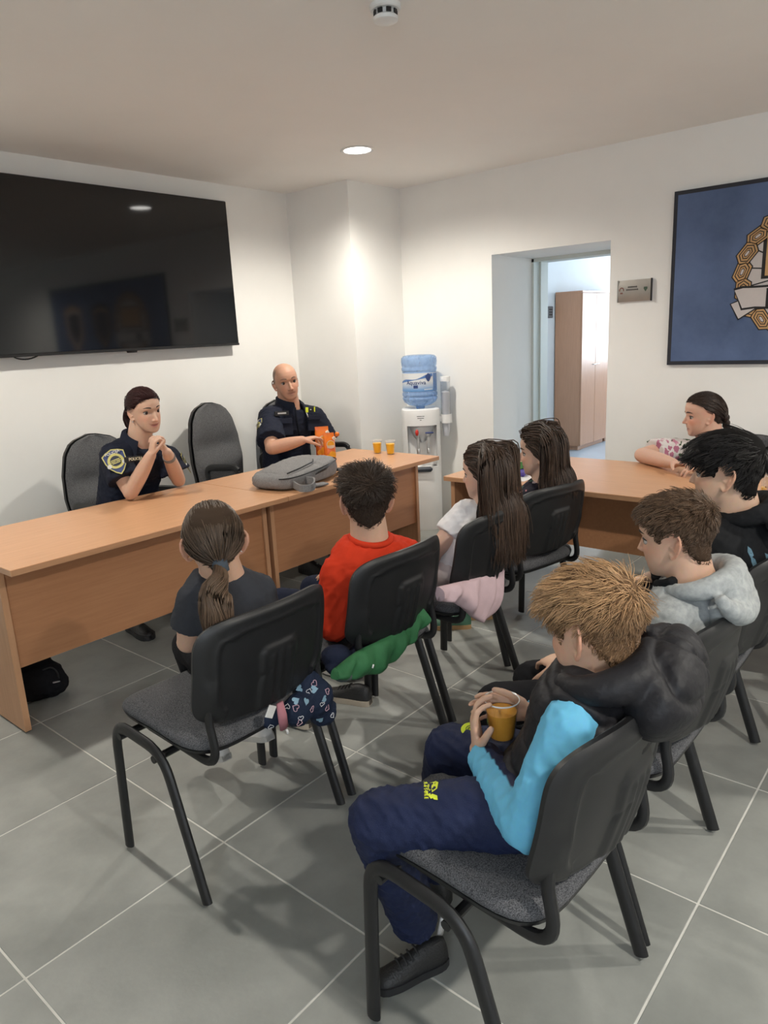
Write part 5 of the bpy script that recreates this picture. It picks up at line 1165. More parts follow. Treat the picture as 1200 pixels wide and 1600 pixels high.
def collar(s, m, h=.030, open_=.55, r=.070):
    """two collar wings round the neck"""
    nb = s.nb; F, R, U = s.F, s.R1, s.up
    for sg in (-1, 1):
        g = G(); rows = []
        for t in np.linspace(0, 1, 12):
            a = sg*(math.pi-t*(math.pi-open_)); d = F*math.cos(a)*.9+R*math.sin(a); lo = nb+d*(r+.014+.018*t)-U*(.012+.030*t)+F*.010*t; hi = nb+d*(r-.006)+U*(h-.026*t); mid = nb+d*(r+.012)+U*(h-.012-.022*t)
            rows.append([lo+d*.004, mid+d*.004, hi+U*.004, hi-d*.005, mid-d*.006, lo-d*.003])
        g.loft(np.array(rows)); obj('collar', g, m, s.o, 60, s.base)
def policewoman():
    H = Head(PX(226, 641, Y=3.36), .222, -90, 6, 4, kid=False)
    s = Person('policewoman in a navy uniform with hands clasped under her chin', (2.03, 3.60, 0), H, (2.03, 3.60, .58), PX(217, 693, Y=3.43), PX(263, 716, Y=3.40), PX(177, 712, Y=3.42),
               PX(279, 750, Z=.755), PX(204, 770, Z=.755), PX(261, 707, Y=3.19), PX(236, 711, Y=3.17), k=.92, ks=.95, skin=(.64, .405, .295), bulge=.035, R0=A(-1, 0, 0), voxel=.0039)
    up = A(0, 0, 1); ri = nrm(A(_rr[0], _rr[1], 0)); vw = nrm(A(.52, .85, 0))
    hand(s.g, s.WR, up*.95+ri*.28, ri*.8+vw*.5, -1, .82, spread=.05, curls=[(.75, 1.0, .6), (.7, 1.05, .6), (.7, 1.05, .6), (.75, 1.0, .6)], thumb=(.8, .2, .45), tcurl=.4)
    hand(s.g, s.WL, up*.95-ri*.42, -ri*.85-vw*.35, -1, .82, spread=.05, curls=[(.6, 1.1, .7)]*4, thumb=(.8, .2, .45), tcurl=.4)
    s.body(blush=.9, it=2, ear=.92, ear_out=18, nose=.95, smile=1.3, lips=(.52, .15, .14), upper=.044)
    H.eyes(s.o, s.base, (.03, .022, .018), gaze=-.12, brow=M['brow_dark'])
    s.shirt('uniform_shirt', M['uniform'], sleeve=.66, grow=.020, voxel=.0065, folds=.006, ff=26, seed=22, flare=.022)
    collar(s, M['uniform'], .062, .5, .080)
    lg = legs_of(s.pel, A(0, -1, 0), A(-1, 0, 0), (2.13, 3.18, .56), (1.93, 3.18, .56), (2.08, 3.28, .13), (1.90, 3.30, .13), .09)
    s.trousers('uniform_trousers', M['uniform'], lg, k=.95, voxel=.010)
    p = PX(213, 990, Z=.0); s.shoe((p[0]+.02, p[1]+.10, 0), (-.1, -1, 0), M['shoe_blk'], M['sole_blk'], .25, M['lace_blk']); s.shoe((2.16, 3.42, 0), (.1, -1, 0), M['shoe_blk'], M['sole_blk'], .25)
    tocam = nrm(_C-s.SR)
    ce = lerp(s.SR, s.ER, .32); ce = ce+nrm(tocam-np.dot(tocam, nrm(s.ER-s.SR))*nrm(s.ER-s.SR))*.088; arm = nrm(s.SR-s.ER); pn = nrm(tocam-np.dot(tocam, arm)*arm); patch(s, ce+pn*.004, np.cross(arm, pn), pn, .112, .138)
    ce = lerp(s.SL, s.EL, .22); od = nrm(-s.R1*1.0+s.F*.55+A(0, 0, .3)); ce = ce+od*.075; arm = nrm(s.SL-s.EL); pn = nrm(od-np.dot(od, arm)*arm); patch(s, ce+pn*.006, np.cross(arm, pn), pn, .10, .125)
    tc = PX(211, 717, Y=3.245); tn = nrm(_C-tc); bx = nrm(PX(224, 715.5, Y=3.245)-PX(199, 718.5, Y=3.245)); R_ = np.stack([bx, nrm(np.cross(tn, bx)), nrm(np.cross(bx, np.cross(tn, bx)))], 1)
    obj('name_tag', G().box(tc+R_ @ A(0, 0, .0), (.115, .028, .012), R_, .002), M['tag_black'], s.o, 30, s.base)
    place_text('lettering', 'POLICIJA', .0195, M['tag_text'], tc+R_ @ A(0, 0, .0072), bx, R_[:, 2], s.o, s.base, .0006, .0006)
    wp = lerp(s.WL, s.EL, .16); wa = nrm(s.EL-s.WL); obj('wristwatch', G().lathe([(.0285, -.011), (.032, -.011), (.033, 0), (.032, .011), (.0285, .011), (.0285, -.011)], 24, wp, wa), M['strap'], s.o, 60, s.base)
    wt = lerp(s.WR, s.ER, .30); d = nrm(_C-wt); e1 = nrm(s.ER-s.WR); e2 = np.cross(d, e1); wt = wt+d*.0305
    g = G(); g.tube([wt+e1*(.012*t)+e2*(.006*math.sin(t*7)) for t in np.linspace(-1.4, 1.4, 24)], .0011, 5); obj('tattoo', g, M['tattoo'], s.o, True, s.base)
    e = H.W((.325, -.02, -.215)); obj('earring', G().ell(e, .004, .004, .004), M['chrome'], s.o, True, s.base)
    col = (.036, .013, .013); HLw = [.285, .275, .235, .16, .06, .07, .07, -.10, -.26, -.30]
    tied_hair(s, col, (0, -.50, -.10), n=1500, hl=HLw, rad=.0072, seed=9, thick=.036, var=.35)
    tp = H.W((0, -.47, -.10)); tail(s, 'ponytail', (.030, .012, .012), [tp+A(0, 0, .01), H.W((0, -.60, -.10)), H.W((0, -.66, -.26)), H.W((.0, -.60, -.44)), H.W((-.02, -.52, -.60))], [.022, .034, .042, .038, .02], 500, .0018, 6, .35, .8, .2)
M['strap'] = plain('grey_strap', (.20, .19, .18), .6, .08, 60); M['tattoo'] = plain('tattoo_ink', (.06, .045, .05), .8)
def policeman():
    H = Head(PX(447, 596, Y=3.59), .232, -118, 3, 8, kid=False)
    s = Person('bald policeman in a navy uniform handling the juice pouches', (3.30, 3.74, 0), H, (3.36, 3.74, .58), PX(453, 636, Y=3.64), PX(492, 652, Y=3.66), PX(421, 653, Y=3.62),
               PX(515, 700, Y=3.60), PX(425, 700, Y=3.43), PX(505, 712, Y=3.42), PX(472, 688, Y=3.285), k=1.0, ks=1.05, skin=(.565, .315, .215), bulge=.03, R0=A(-1, 0, 0), voxel=.0042)
    s.voxel = .004
    hand(s.g, s.WR, nrm(PX(494, 683, Y=3.24)-s.WR), A(.3, -.2, -1), -1, .95, curls=[(.35, .55, .4), (.45, .6, .4), (.55, .6, .4), (.6, .6, .4)], thumb=(.8, .3, .5)); hand(s.g, s.WL, A(-.6, -.8, 0), A(0, 0, -1), 1, .95)
    def stub(c, x, y, z, inh, mix):
        beard = inh*(y > -.05)*np.clip((-.20-z)/.06, 0, 1)*np.clip((.30-np.abs(x))/.05, 0, 1); c = mix(c, s.skin*A(.78, .78, .80), .30*beard)
        a = np.arctan2(x, y+.03); hz = np.interp(np.abs(a), [0, .7, 1.1, 1.35, 1.6, 3.2], [.9, .62, .30, .0, -.02, -.3]); ring = inh*np.clip((z-hz)/.05, 0, 1)*np.clip((.40-z)/.10, 0, 1); return mix(c, A(.10, .07, .055), .8*ring)
    s.body(blush=.8, stubble=stub, it=2, ear=1.0, ear_out=30, nose=1.05, smile=.3, lips=(.44, .19, .16), neck=.27)
    H.eyes(s.o, s.base, (.035, .028, .022), gaze=-.15, brow=M['brow_thin'])
    s.shirt('uniform_shirt', M['uniform'], sleeve=.80, grow=.022, voxel=.0065, folds=.006, ff=24, seed=24, flare=.022)
    collar(s, M['uniform'], .070, .42, .086)
    lg = legs_of(s.pel, A(0, -1, 0), A(-1, 0, 0), (3.46, 3.30, .57), (3.20, 3.30, .57), (3.40, 3.36, .13), (3.10, 3.34, .13), .1)
    s.trousers('uniform_trousers', M['uniform'], lg, k=1.0, voxel=.011)
    p = PX(487, 898, Z=0); s.shoe((p[0]+.02, p[1]+.12, 0), (-.05, -1, 0), M['shoe_blk'], M['sole_blk'], .28, M['lace_blk']); s.shoe((3.42, 3.48, 0), (0, -1, 0), M['shoe_blk'], M['sole_blk'], .28, M['lace_blk'])
    def chest(px, py, Y): return PX(px, py, Y=Y)
    def plate(name, px, py, Y, w, h, m, th=.010, dx=(1, 0), bev=.002):
        c = PX(px, py, Y=Y); n = nrm(_C-c); bx = nrm(PX(px+10, py-dx[1], Y=Y)-c); R_ = np.stack([bx, nrm(np.cross(n, bx)), nrm(np.cross(bx, np.cross(n, bx)))], 1); return obj(name, G().box(c, (w, h, th), R_, bev), m, s.o, 30, s.base), c, R_
    _, c, R_ = plate('name_tag', 440, 646, 3.515, .118, .030, M['tag_black'], .012, (1, .6)); 
    for k in range(7): obj('lettering', G().box(c+R_ @ A(-.034+k*.0105, .001, .0065), (.007, .009, .001), R_), M['patch_white'], s.o, False, s.base)
    plate('chest_pocket', 446, 668, 3.51, .120, .10, M['uniform'], .012, (1, .6)); plate('pocket_flap', 445, 658, 3.503, .124, .034, M['uniform'], .012, (1, .6))
    plate('chest_pocket', 490, 662, 3.535, .110, .095, M['uniform'], .012, (1, 0)); plate('pocket_flap', 490, 652, 3.525, .114, .032, M['uniform'], .012, (1, 0))
    plate('rank_tag', 485.5, 640, 3.535, .075, .032, M['tag_black'], .008, (1, 0)); plate('rank_bar', 479.5, 640.5, 3.527, .024, .034, M['neon'], .006, (1, 0)); plate('rank_bar', 491.5, 639.5, 3.527, .010, .034, M['neon'], .006, (1, 0)); plate('rank_star', 485.5, 640, 3.527, .008, .008, M['patch_white'], .006, (1, 0))
    obj('pen', G().tube([PX(479, 645, Y=3.515), PX(481.5, 652, Y=3.51)], .003, 6), M['patch_white'], s.o, True, s.base)
    obj('placket', G().tube(curve([PX(461, 637, Y=3.53), PX(464, 660, Y=3.50), PX(468, 682, Y=3.50)], 10), .007, 6), M['uniform_seam'], s.o, True, s.base)
    ce = lerp(s.SR, s.ER, .30); od = nrm(nrm(_C-ce)*.62-nrm(A(_rr[0], _rr[1], 0))*.78); ce = ce+od*.086; arm = nrm(s.SR-s.ER); pn = nrm(od-np.dot(od, arm)*arm); patch(s, ce+pn*.004, np.cross(arm, pn), pn, .092, .116)
M['brow_thin'] = plain('sparse_brow', (.13, .075, .05), .8)
# ---- child at the right edge of the picture: only the hand on a cup is in view
def edge_child():
    cp = PX(1191, 768, Z=.775); H = Head((2.86, .24, 1.02), .21, 10, 5)
    s = Person('child beyond the right edge reaching a hand to a juice cup on the right table', (2.80, .20, 0), H, (2.76, .20, .56), (2.84, .22, .89), (2.87, .345, .83), (2.87, .095, .83), (3.02, .43, .77), (3.02, .02, .77),
               cp+A(-.02, -.115, .008), (3.2, .10, .75), k=.74, ks=.82, skin=(.62, .38, .27), voxel=.0045)
    hand(s.g, s.WL, A(.1, .95, -.1), A(.9, -.1, -.3), -1, .8, curl=(.3, .4, .4)); hand(s.g, s.WR, A(1, .1, 0), A(0, 0, -1), -1, .8)
    s.body(it=2); H.eyes(s.o, s.base, (.05, .04, .03), brow=M['brow_dark'])
    s.shirt('t_shirt', M['tee_grey'], sleeve=.7, grow=.012, voxel=.008, folds=.004)
    lg = legs_of(s.pel, A(1, 0, 0), A(0, -1, 0), (3.10, .27, .53), (3.10, .13, .53), (3.08, .27, .12), (3.08, .13, .12)); s.trousers('trousers', M['navy_cloth'], lg, k=.74, voxel=.012)
    for q in lg: s.shoe(q[2]-A(.05, 0, .11), (1, 0, 0), M['shoe_blk'], M['sole_blk'], .21)
    short_hair(s, (.06, .04, .03), n=900, rad=.009, seed=71)
    CHAIRS.append(dup(ch0, (2.84, .20, 0), math.radians(-90), 'black chair under the child beyond the right edge of the picture'))
    return cp
import time as _t
for f in (blond_boy, grey_boy, black_boy, pony_girl, red_boy, white_girl, dark_floral_girl, floral_girl, policewoman, policeman):
    t0_ = _t.time(); f(); print('built', f.__name__, round(_t.time()-t0_, 2))
EDGE_CUP = edge_child()
# ================================================================== things on and around the tables
# ---- water cooler
CB = (4.345, 3.315, 0.0); CA = math.atan2(-CB[1], -CB[0])+math.pi/2+.06
wc = thing('water_cooler', 'white water cooler with red and blue taps in the corner by the column', 'water cooler', CB, CA)
def dsec(w, d, z, p=3.2, n=44, niche=None):
    a = np.arange(n)*2*math.pi/n; c, s_ = np.cos(a), np.sin(a); x = w*np.sign(c)*np.abs(c)**(2/p); y = d*np.sign(s_)*np.abs(s_)**(2/(p if True else 2))
    y = np.where(y < 0, y*(1-.10*(x/w)**2), y)
    if niche is not None:
        ins = (np.abs(x) < w*.70) & (y < 0); y = np.where(ins, niche, y)
    return np.stack([x, y, np.full(n, z)], -1)
g = G(); g.loft(np.array([dsec(.135, .135, .0), dsec(.140, .140, .02), dsec(.143, .143, .45), dsec(.143, .143, .49)])); obj('lower_body', g, M['white_plastic'], wc, 40)
g = G(); g.loft(np.array([dsec(.143, .143, .49, niche=-.055), dsec(.143, .143, .80, niche=-.055)])); obj('tap_niche', g, M['white_plastic'], wc, 30)
g = G(); g.loft(np.array([dsec(.143, .143, .80), dsec(.144, .144, .895), dsec(.140, .140, .915), dsec(.12, .12, .925), dsec(.06, .06, .915)])); obj('top_body', g, M['white_plastic'], wc, 40)
M['cool_grey'] = plain('grey_plastic', (.36, .36, .36), .4, .03, 10)
# the tap panel: a shallow bowl
R = []
for z, w, dp in ((.812, .098, .02), (.800, .097, .035), (.775, .090, .040), (.745, .078, .044), (.712, .060, .046), (.690, .040, .040), (.683, .02, .03)):
    R.append([(w*math.sin(t), -.143+dp*.15-.003+(.05*(1-math.cos(t))), z) for t in np.linspace(-1.45, 1.45, 13)]+[(w*math.sin(t)*.9, -.055, z) for t in np.linspace(1.45, -1.45, 5)])
obj('tap_panel', G().loft(np.array(R)), M['cool_grey'], wc, 50)
for x, nm, col in ((-.035, 'hot', (.55, .03, .02)), (.040, 'cold', (.02, .04, .16))):
    tp = obj('tap', G().tube(fillet([(x, -.12, .725), (x, -.165, .725), (x, -.168, .62)], .02), .011, 10), M['cool_grey'], wc)
    m = plain(nm+'_lever', col, .4)
    if nm == 'hot': obj('lever', G().ell((x-.008, -.178, .757), .013, .011, .024), m, tp)
    else: obj('lever', G().box((x+.008, -.178, .753), (.060, .016, .010), rotx(.2), .003), m, tp)
    obj('nozzle', G().lathe([(.004, .60), (.013, .60), (.013, .632), (.009, .64), (.004, .64)], 12, (x, -.168, 0)), M['chrome'], tp)
obj('drip_tray', G().box((.0, -.145, .475), (.13, .05, .035), None, .012), plain('tray_navy', (.015, .022, .035), .4), wc)
for k, w in enumerate((.055, .048, .012)): obj('label_line', G().box((-.01, -.1432, .872-.014*k), (w, .001, .004)), M['black'], wc, False)
# bottle
bm_ = bpy.data.materials.new('blue_bottle'); bm_.use_nodes = True; nt3 = bm_.node_tree; pb = nt3.nodes['Principled BSDF']; pb.inputs['Base Color'].default_value = (.30, .45, .72, 1); pb.inputs['Roughness'].default_value = .12
tr3 = nt3.nodes.new('ShaderNodeBsdfTransparent'); tr3.inputs['Color'].default_value = (.72, .84, .98, 1); mx3 = nt3.nodes.new('ShaderNodeMixShader'); nz3 = nt3.nodes.new('ShaderNodeTexNoise'); nz3.inputs['Scale'].default_value = 9; mr3 = nt3.nodes.new('ShaderNodeMapRange'); mr3.inputs['To Min'].default_value = .25; mr3.inputs['To Max'].default_value = .6
nt3.links.new(nz3.outputs['Fac'], mr3.inputs['Value']); nt3.links.new(mr3.outputs[0], mx3.inputs[0]); nt3.links.new(tr3.outputs[0], mx3.inputs[1]); nt3.links.new(pb.outputs[0], mx3.inputs[2]); nt3.links.new(mx3.outputs[0], nt3.nodes['Material Output'].inputs[0])
bt = thing('water_bottle', 'large blue water bottle upside down on the water cooler', 'water bottle', (CB[0], CB[1], .915), CA)
prof = [(.0005, .0), (.03, .0), (.035, .018), (.085, .030), (.118, .052), (.130, .075), (.131, .085), (.124, .093), (.131, .101), (.132, .118), (.126, .126), (.1285, .134), (.1285, .272), (.125, .276), (.131, .286), (.132, .302), (.126, .310), (.130, .322), (.133, .350), (.131, .375), (.118, .390), (.09, .396), (.05, .392), (.0005, .390)]
obj('bottle_wall', G().lathe(prof, 40), bm_, bt, 60)
lb = mat('bottle_label', (.7, .72, .75), .4); tcx = N(lb, 'ShaderNodeTexCoord'); sx = N(lb, 'ShaderNodeSeparateXYZ'); L(lb, tcx.outputs['Object'], sx.inputs[0]); mr = N(lb, 'ShaderNodeMapRange'); mr.inputs['From Min'].default_value = .135; mr.inputs['From Max'].default_value = .27; L(lb, sx.outputs['Z'], mr.inputs['Value'])
cr = N(lb, 'ShaderNodeValToRGB'); e = cr.color_ramp.elements; e[0].color = (.05, .26, .62, 1); e[1].color = (.75, .77, .78, 1); e[1].position = .52; L(lb, mr.outputs[0], cr.inputs['Fac']); L(lb, cr.outputs['Color'], P_(lb).inputs['Base Color'])
def band(g, r, z0, z1, a0, a1, th=.0012, n=24, top=None, bot=None):
    A_ = np.linspace(a0, a1, n); zt = top if top is not None else np.full(n, z1); zb = bot if bot is not None else np.full(n, z0); f = lambda rr, aa, zz: (rr*math.sin(aa), -rr*math.cos(aa), zz)
    rows = [[f(r, A_[i], zb[i]), f(r+th, A_[i], zb[i]), f(r+th, A_[i], zt[i]), f(r, A_[i], zt[i])] for i in range(n)]; g.loft(np.array(rows)); return g
lab = obj('label', band(G(), .129, .138, .268, -1.45, 1.25), lb, bt, 40); M['lab_navy'] = plain('label_navy', (.03, .06, .20), .4, .1, 60); M['lab_blue'] = plain('label_blue', (.10, .22, .50), .4, .1, 60)
tt = np.linspace(0, 1, 24); obj('label_wave', band(G(), .1302, 0, 0, -1.40, .75, .0008, 24, .205+.055*tt+.008*np.sin(tt*9), .197+.045*tt), M['lab_blue'], lab, 40)
obj('label_drop', band(G(), .1308, 0, 0, .28, .62, .0008, 24, .258-.008*np.cos(tt*6.28), .236-.030*np.sin(tt*3.14)), M['lab_navy'], lab, 40); obj('label_panel', band(G(), .1302, .14, .264, .80, 1.22, .0008), M['lab_blue'], lab, 40)
def bent_text(txt, size, r, a0, z, m, name, parent):
    me = text_mesh(txt, size, .0004, .0004); me.materials.clear(); me.materials.append(m)
    for v in me.vertices:
        x, y, zz = v.co; a = a0+x/r; rr = r+zz; v.co = (rr*math.sin(a), -rr*math.cos(a), z+y)
    return link(name, me, parent)
bent_text('Aquaviva', .042, .1312, -.28, .200, M['lab_navy'], 'lettering', lab); obj('label_emblem', band(G(), .1302, .160, .182, -.42, -.16, .0008), M['lab_navy'], lab, 40)
for k in range(5): obj('label_line', band(G(), .1302, .146, .153, .20+.11*k, .28+.11*k, .0008, 4), M['white_plastic'], lab, 40)
# cup dispenser
ds = thing('cup_dispenser', 'clear tube cup dispenser with a white bracket beside the cooler', 'cup dispenser', (CB[0], CB[1], .70), CA); dx, dy = .190, .0
obj('bracket', G().lathe([(.036, .10), (.046, .10), (.046, .165), (.036, .165), (.036, .10)], 28, (dx, dy, 0)).b2((.135, -.03, .11), (.16, .03, .155), .004), M['white_plastic'], ds, 40)
obj('tube', G().lathe([(.0345, .165), (.036, .165), (.036, .42), (.0345, .42), (.0345, .165)], 28, (dx, dy, 0)), M['cup'], ds, 60); obj('cup_stack', G().lathe([(.02, .0), (.027, .04), (.030, .09), (.031, .33), (.0005, .34)], 24, (dx, dy, 0)), mat('cup_stack', (.55, .56, .60), .35), ds, 60)
obj('lid', G().lathe([(.0005, .445), (.036, .445), (.038, .44), (.038, .41), (.0005, .41)], 28, (dx, dy, 0)), M['white_plastic'], ds, 40)

# ---- office chairs
M['fab_office'] = noise_col(mat('office_upholstery', (.09, .09, .095), .95, spec=.2), (.045, .045, .048), (.17, .17, .175), 420, detail=2, lo=.35, hi=.62, bump=.25, bscale=420, bdist=.002)
def make_office_chair():
    t = thing('office_chair', '', 'chair', (0, 0, 0), 0, 'grey office chairs behind the long table')
    R = []
    for w, e, z in ((.18, .06, .43), (.225, .02, .435), (.24, .0, .455), (.235, .01, .475), (.19, .05, .488), (.08, .15, .492)):
        x, y, zz = seat_ring(w, -.22+e, .24-e, 0, z, 40, 3.5); R.append(np.stack([x, y, zz], -1))
    obj('seat', G().loft(np.array(R)), M['fab_grey'], t, 60)
    hs_ = np.linspace(0, 1, 26); F_, B_ = [], []
    wd = np.interp(hs_, [0, .1, .35, .6, .82, .93, .98, 1], [.165, .205, .222, .212, .180, .135, .085, .03])
    bul = .030*np.exp(-((hs_-.30)/.13)**2)-.012*np.exp(-((hs_-.52)/.08)**2)+.016*np.exp(-((hs_-.78)/.2)**2)
    us = np.linspace(-1, 1, 17)
    def row(i, f):
        z = .50+.575*hs_[i]; y0 = -.225-.05*hs_[i]**1.5; return [(u*wd[i], y0+.035*abs(u)**2+((.028+bul[i])*(1-abs(u)**4*.9) if f else -.018*(1-abs(u)**6)), z+(.0 if f else 0)) for u in us]
    rows = [row(i, True)+row(i, False)[::-1] for i in range(len(hs_))]; g = G(); g.loft(np.array(rows)); obj('backrest', g, M['fab_office'], t, 60)
    g = G(); sh = [[(u*(wd[i]+.006), -.225-.05*hs_[i]**1.5+.035*abs(u)**2-.012, .50+.575*hs_[i]*1.008) for u in us]+[(u*(wd[i]+.006), -.225-.05*hs_[i]**1.5+.035*abs(u)**2-.034, .50+.575*hs_[i]*1.008) for u in us[::-1]] for i in range(len(hs_))]; g.loft(np.array(sh)); obj('back_shell', g, M['plastic_blk'], t, 60)
    obj('back_bracket', G().tube(fillet([(0, -.05, .41), (0, -.29, .42), (0, -.285, .62)], .05), .022, 8, flat=.5), M['metal_blk'], t)
    for s_ in (-1, 1):
        x = .262*s_; P = fillet([(x*.8, -.02, .43), (x, -.02, .45), (x, -.06, .695), (x, .20, .715), (x, .235, .66), (x, .06, .47), (x*.85, .05, .44)], [.02, .05, .04, .04, .03], 6)
        obj('armrest', G().tube(P, .015, 8, flat=1.5, up=(0, 0, 1)), M['plastic_blk'], t)
    obj('gas_column', G().lathe([(.026, .08), (.026, .25), (.016, .25), (.016, .42), (.05, .425), (.05, .432), (.0005, .432)], 16), M['metal_blk'], t, 40)
    for k in range(5):
        a = k*2*math.pi/5+.35; d = A(math.cos(a), math.sin(a), 0); n = A(-d[1], d[0], 0)
        lg = obj('base_leg', G().tube([A(0, 0, .105)+d*.02, A(0, 0, .10)+d*.15, A(0, 0, .075)+d*.30], [.024, .020, .014], 8), M['plastic_blk'], t)
        c = d*.30+A(0, 0, .027); obj('caster', G().lathe([(.0005, -.022), (.020, -.022), (.026, -.016), (.026, -.006), (.012, -.004), (.012, .004), (.026, .006), (.026, .016), (.020, .022), (.0005, .022)], 18, c, n), M['plastic_blk'], lg, 40)
    return t
oc = make_office_chair(); oc.location = (2.10, 3.76, 0); oc.scale = (1, 1, .915); oc.rotation_euler = (0, 0, math.radians(180)); oc['label'] = 'grey office chair behind the policewoman'
oc2 = dup(oc, (3.00, 3.80, 0), math.radians(188), 'empty grey office chair between the two police officers'); oc2.scale = (1, 1, 1); oc3 = dup(oc, (3.69, 3.93, 0), math.radians(174), 'grey office chair under the policeman'); oc3.scale = (1, 1, .95)
CHAIRS.append(dup(ch0, (4.30, 1.12, 0), math.radians(92), 'black chair under the girl in the white floral shirt'))

# ---- drinks
make_cup(PX(590, 708, Z=TT), 'cup of orange juice near the table corner, the left one of the pair', .085, .80, .032, .023); make_cup(PX(610.5, 709.5, Z=TT), 'cup of orange juice near the table corner, the right one of the pair', .085, .80, .032, .023)
make_cup((EDGE_CUP[0]+.04, EDGE_CUP[1]-.025, TT), 'half full cup of orange juice under the hand at the right edge', .085, .55, .036, .026); make_cup((EDGE_CUP[0]+.20, EDGE_CUP[1]+.02, TT), 'nearly empty clear cup on the right table behind the black-haired boy', .085, .30, .036, .026)
M['pouch'] = noise_col(mat('orange_foil', (.75, .16, .01), .3), (.68, .12, .006), (.80, .21, .012), 14, bump=.12, bscale=30); M['pouch_y'] = plain('orange_print', (.80, .36, .02), .35, .1, 30); M['pouch_w'] = plain('pouch_white', (.72, .62, .52), .4, .05, 30)
def pouch(p, rz, label, h=.205, w=.056, lean=0.0):
    t = thing('juice_pouch', label, 'juice pouch', tuple(p), rz, 'orange juice pouches')
    R = []; a = np.arange(28)*2*math.pi/28
    for u, ww, dd in ((0, .96, .036), (.02, 1.0, .038), (.15, 1.0, .036), (.4, 1.0, .030), (.65, .99, .020), (.82, .97, .009), (.93, .95, .002), (1.0, .95, .0016)):
        R.append(np.stack([np.sign(np.cos(a))*np.abs(np.cos(a))**.55*w*ww, np.sin(a)*dd+lean*u*u, np.full(28, u*h)], -1))
    obj('pouch_body', G().loft(np.array(R)), M['pouch'], t, 60)
    n = A(0, -1, .12)
    def disc(x, z, r, m, y, nm, half=False):
        aa = np.linspace(0, math.pi if half else 2*math.pi, 20); P = np.array([(x+r*math.cos(q), y, z+r*math.sin(q)) for q in aa]); g = G(); g.loft(np.array([P, P-A(0, .0012, 0)])); obj(nm, g, m, t, False)
    disc(.002, .118, min(.036, w*.72), M['pouch_w'], -.032, 'printed_slice'); disc(.002, .118, min(.031, w*.62), M['pouch_y'], -.0335, 'printed_slice'); disc(.008, .055, min(.030, w*.6), M['pouch_y'], -.0385, 'printed_orange'); disc(-w*.5, .045, w*.36, M['pouch_y'], -.0385, 'printed_orange')
    for k in range(5): obj('lettering', G().box((-w*.5+k*w*.25, -.0355, .105), (w*.17, .002, .016), None), M['pouch_w'], t, False)
    obj('print_band', G().box((0, -.0395, .012), (w*1.5, .002, .010)), M['pouch_w'], t, False)
    obj('spout', G().lathe([(.0005, 0), (.011, 0), (.011, .016), (.006, .016), (.006, .004), (.0005, .004)], 16, (w*.62, -.012, h*.80), (.8, -.35, .5)), M['pouch_w'], t)
    return t
pouch(tuple(PX(505.5, 716, Z=TT)), math.radians(-40), 'orange juice pouch held by the policeman, at the back', .205, .045); pc = pouch(tuple(PX(516.5, 723, Z=TT)), math.radians(-34), 'orange juice pouch with its round cap hanging off, in front', .185, .036, .01)
obj('cap', G().ell((.046, -.03, .178), .015, .015, .014), M['pouch'], pc); obj('cap_strip', G().tube(curve([(.026, -.015, .155), (.036, -.022, .162), (.043, -.028, .170)], 6), .002, 6), M['pouch'], pc)

# ---- grey backpack lying on the table
M['bag'] = noise_col(mat('grey_bag_cloth', (.2, .2, .2), .9, spec=.15), (.17, .165, .165), (.25, .245, .245), 240, detail=3, bump=.15, bscale=500, bdist=.002); M['zip'] = plain('black_zip', (.012, .012, .013), .6)
BP = (2.625, 2.875, TT); br = rotz(math.radians(12)); bk = thing('backpack', 'grey laptop backpack lying on the table', 'backpack', BP)
def bl(x, y, z): return br @ A(x, y, z)+A(*BP)
g = G(); rr_ = []
for z, gx, gy in ((.004, -.03, -.03), (.012, -.008, -.008), (.05, 0, 0), (.080, -.004, -.004), (.098, -.018, -.018), (.106, -.05, -.05)):
    a = np.arange(36)*2*math.pi/36; x = (.255+gx)*np.sign(np.cos(a))*np.abs(np.cos(a))**.5; y = (.165+gy)*np.sign(np.sin(a))*np.abs(np.sin(a))**.5; zz = z*(.70+.36*(x+.25)/.5)*1.0; y = y*(1-.10*(x < 0)*(-x/.25)); rr_.append([bl(x[i], y[i], zz[i]+.004) for i in range(36)])
g.loft(np.array(rr_)); blob('main_compartment', g, M['bag'], bk, BP, .006, 4, .006, 22, 3)
g = G(); rr_ = []
for z, gx, gy in ((.095, 0, 0), (.110, -.004, -.004), (.120, -.02, -.02), (.124, -.05, -.05)):
    x = -.02+(.18+gx)*np.sign(np.cos(a))*np.abs(np.cos(a))**.5; y = .010+(.118+gy)*np.sign(np.sin(a))*np.abs(np.sin(a))**.5; rr_.append([bl(x[i], y[i], z*(.70+.36*(x[i]+.25)/.5)) for i in range(36)])
g.loft(np.array(rr_)); blob('front_pocket', g, M['bag'], bk, BP, .006, 3, .004, 30, 4)
def sidepath(zf, grow_=0.004, a0=0, a1=2*math.pi, n=40):
    P = []
    for q in np.linspace(a0, a1, n): x = (.255+grow_)*np.sign(math.cos(q))*abs(math.cos(q))**.5; y = (.165+grow_)*np.sign(math.sin(q))*abs(math.sin(q))**.5; P.append(bl(x, y*(1-.10*(x < 0)*(-x/.25)), zf*(.70+.36*(x+.25)/.5)+.004))
    return P
obj('zipper', G().tube(sidepath(.088, -.004, 3.4, 6.1), .0035, 6), M['zip'], bk, True, BP); obj('zipper', G().tube([bl(-.20, -.095, .088), bl(-.10, -.110, .100), bl(.02, -.108, .112), bl(.05, -.09, .118)], .004, 6), M['zip'], bk, True, BP)
obj('pocket_opening', G().tube([bl(-.05, -.168, .060), bl(.05, -.170, .075), bl(.13, -.166, .095)], [.004, .010, .004], 8, flat=.5), M['zip'], bk, True, BP)
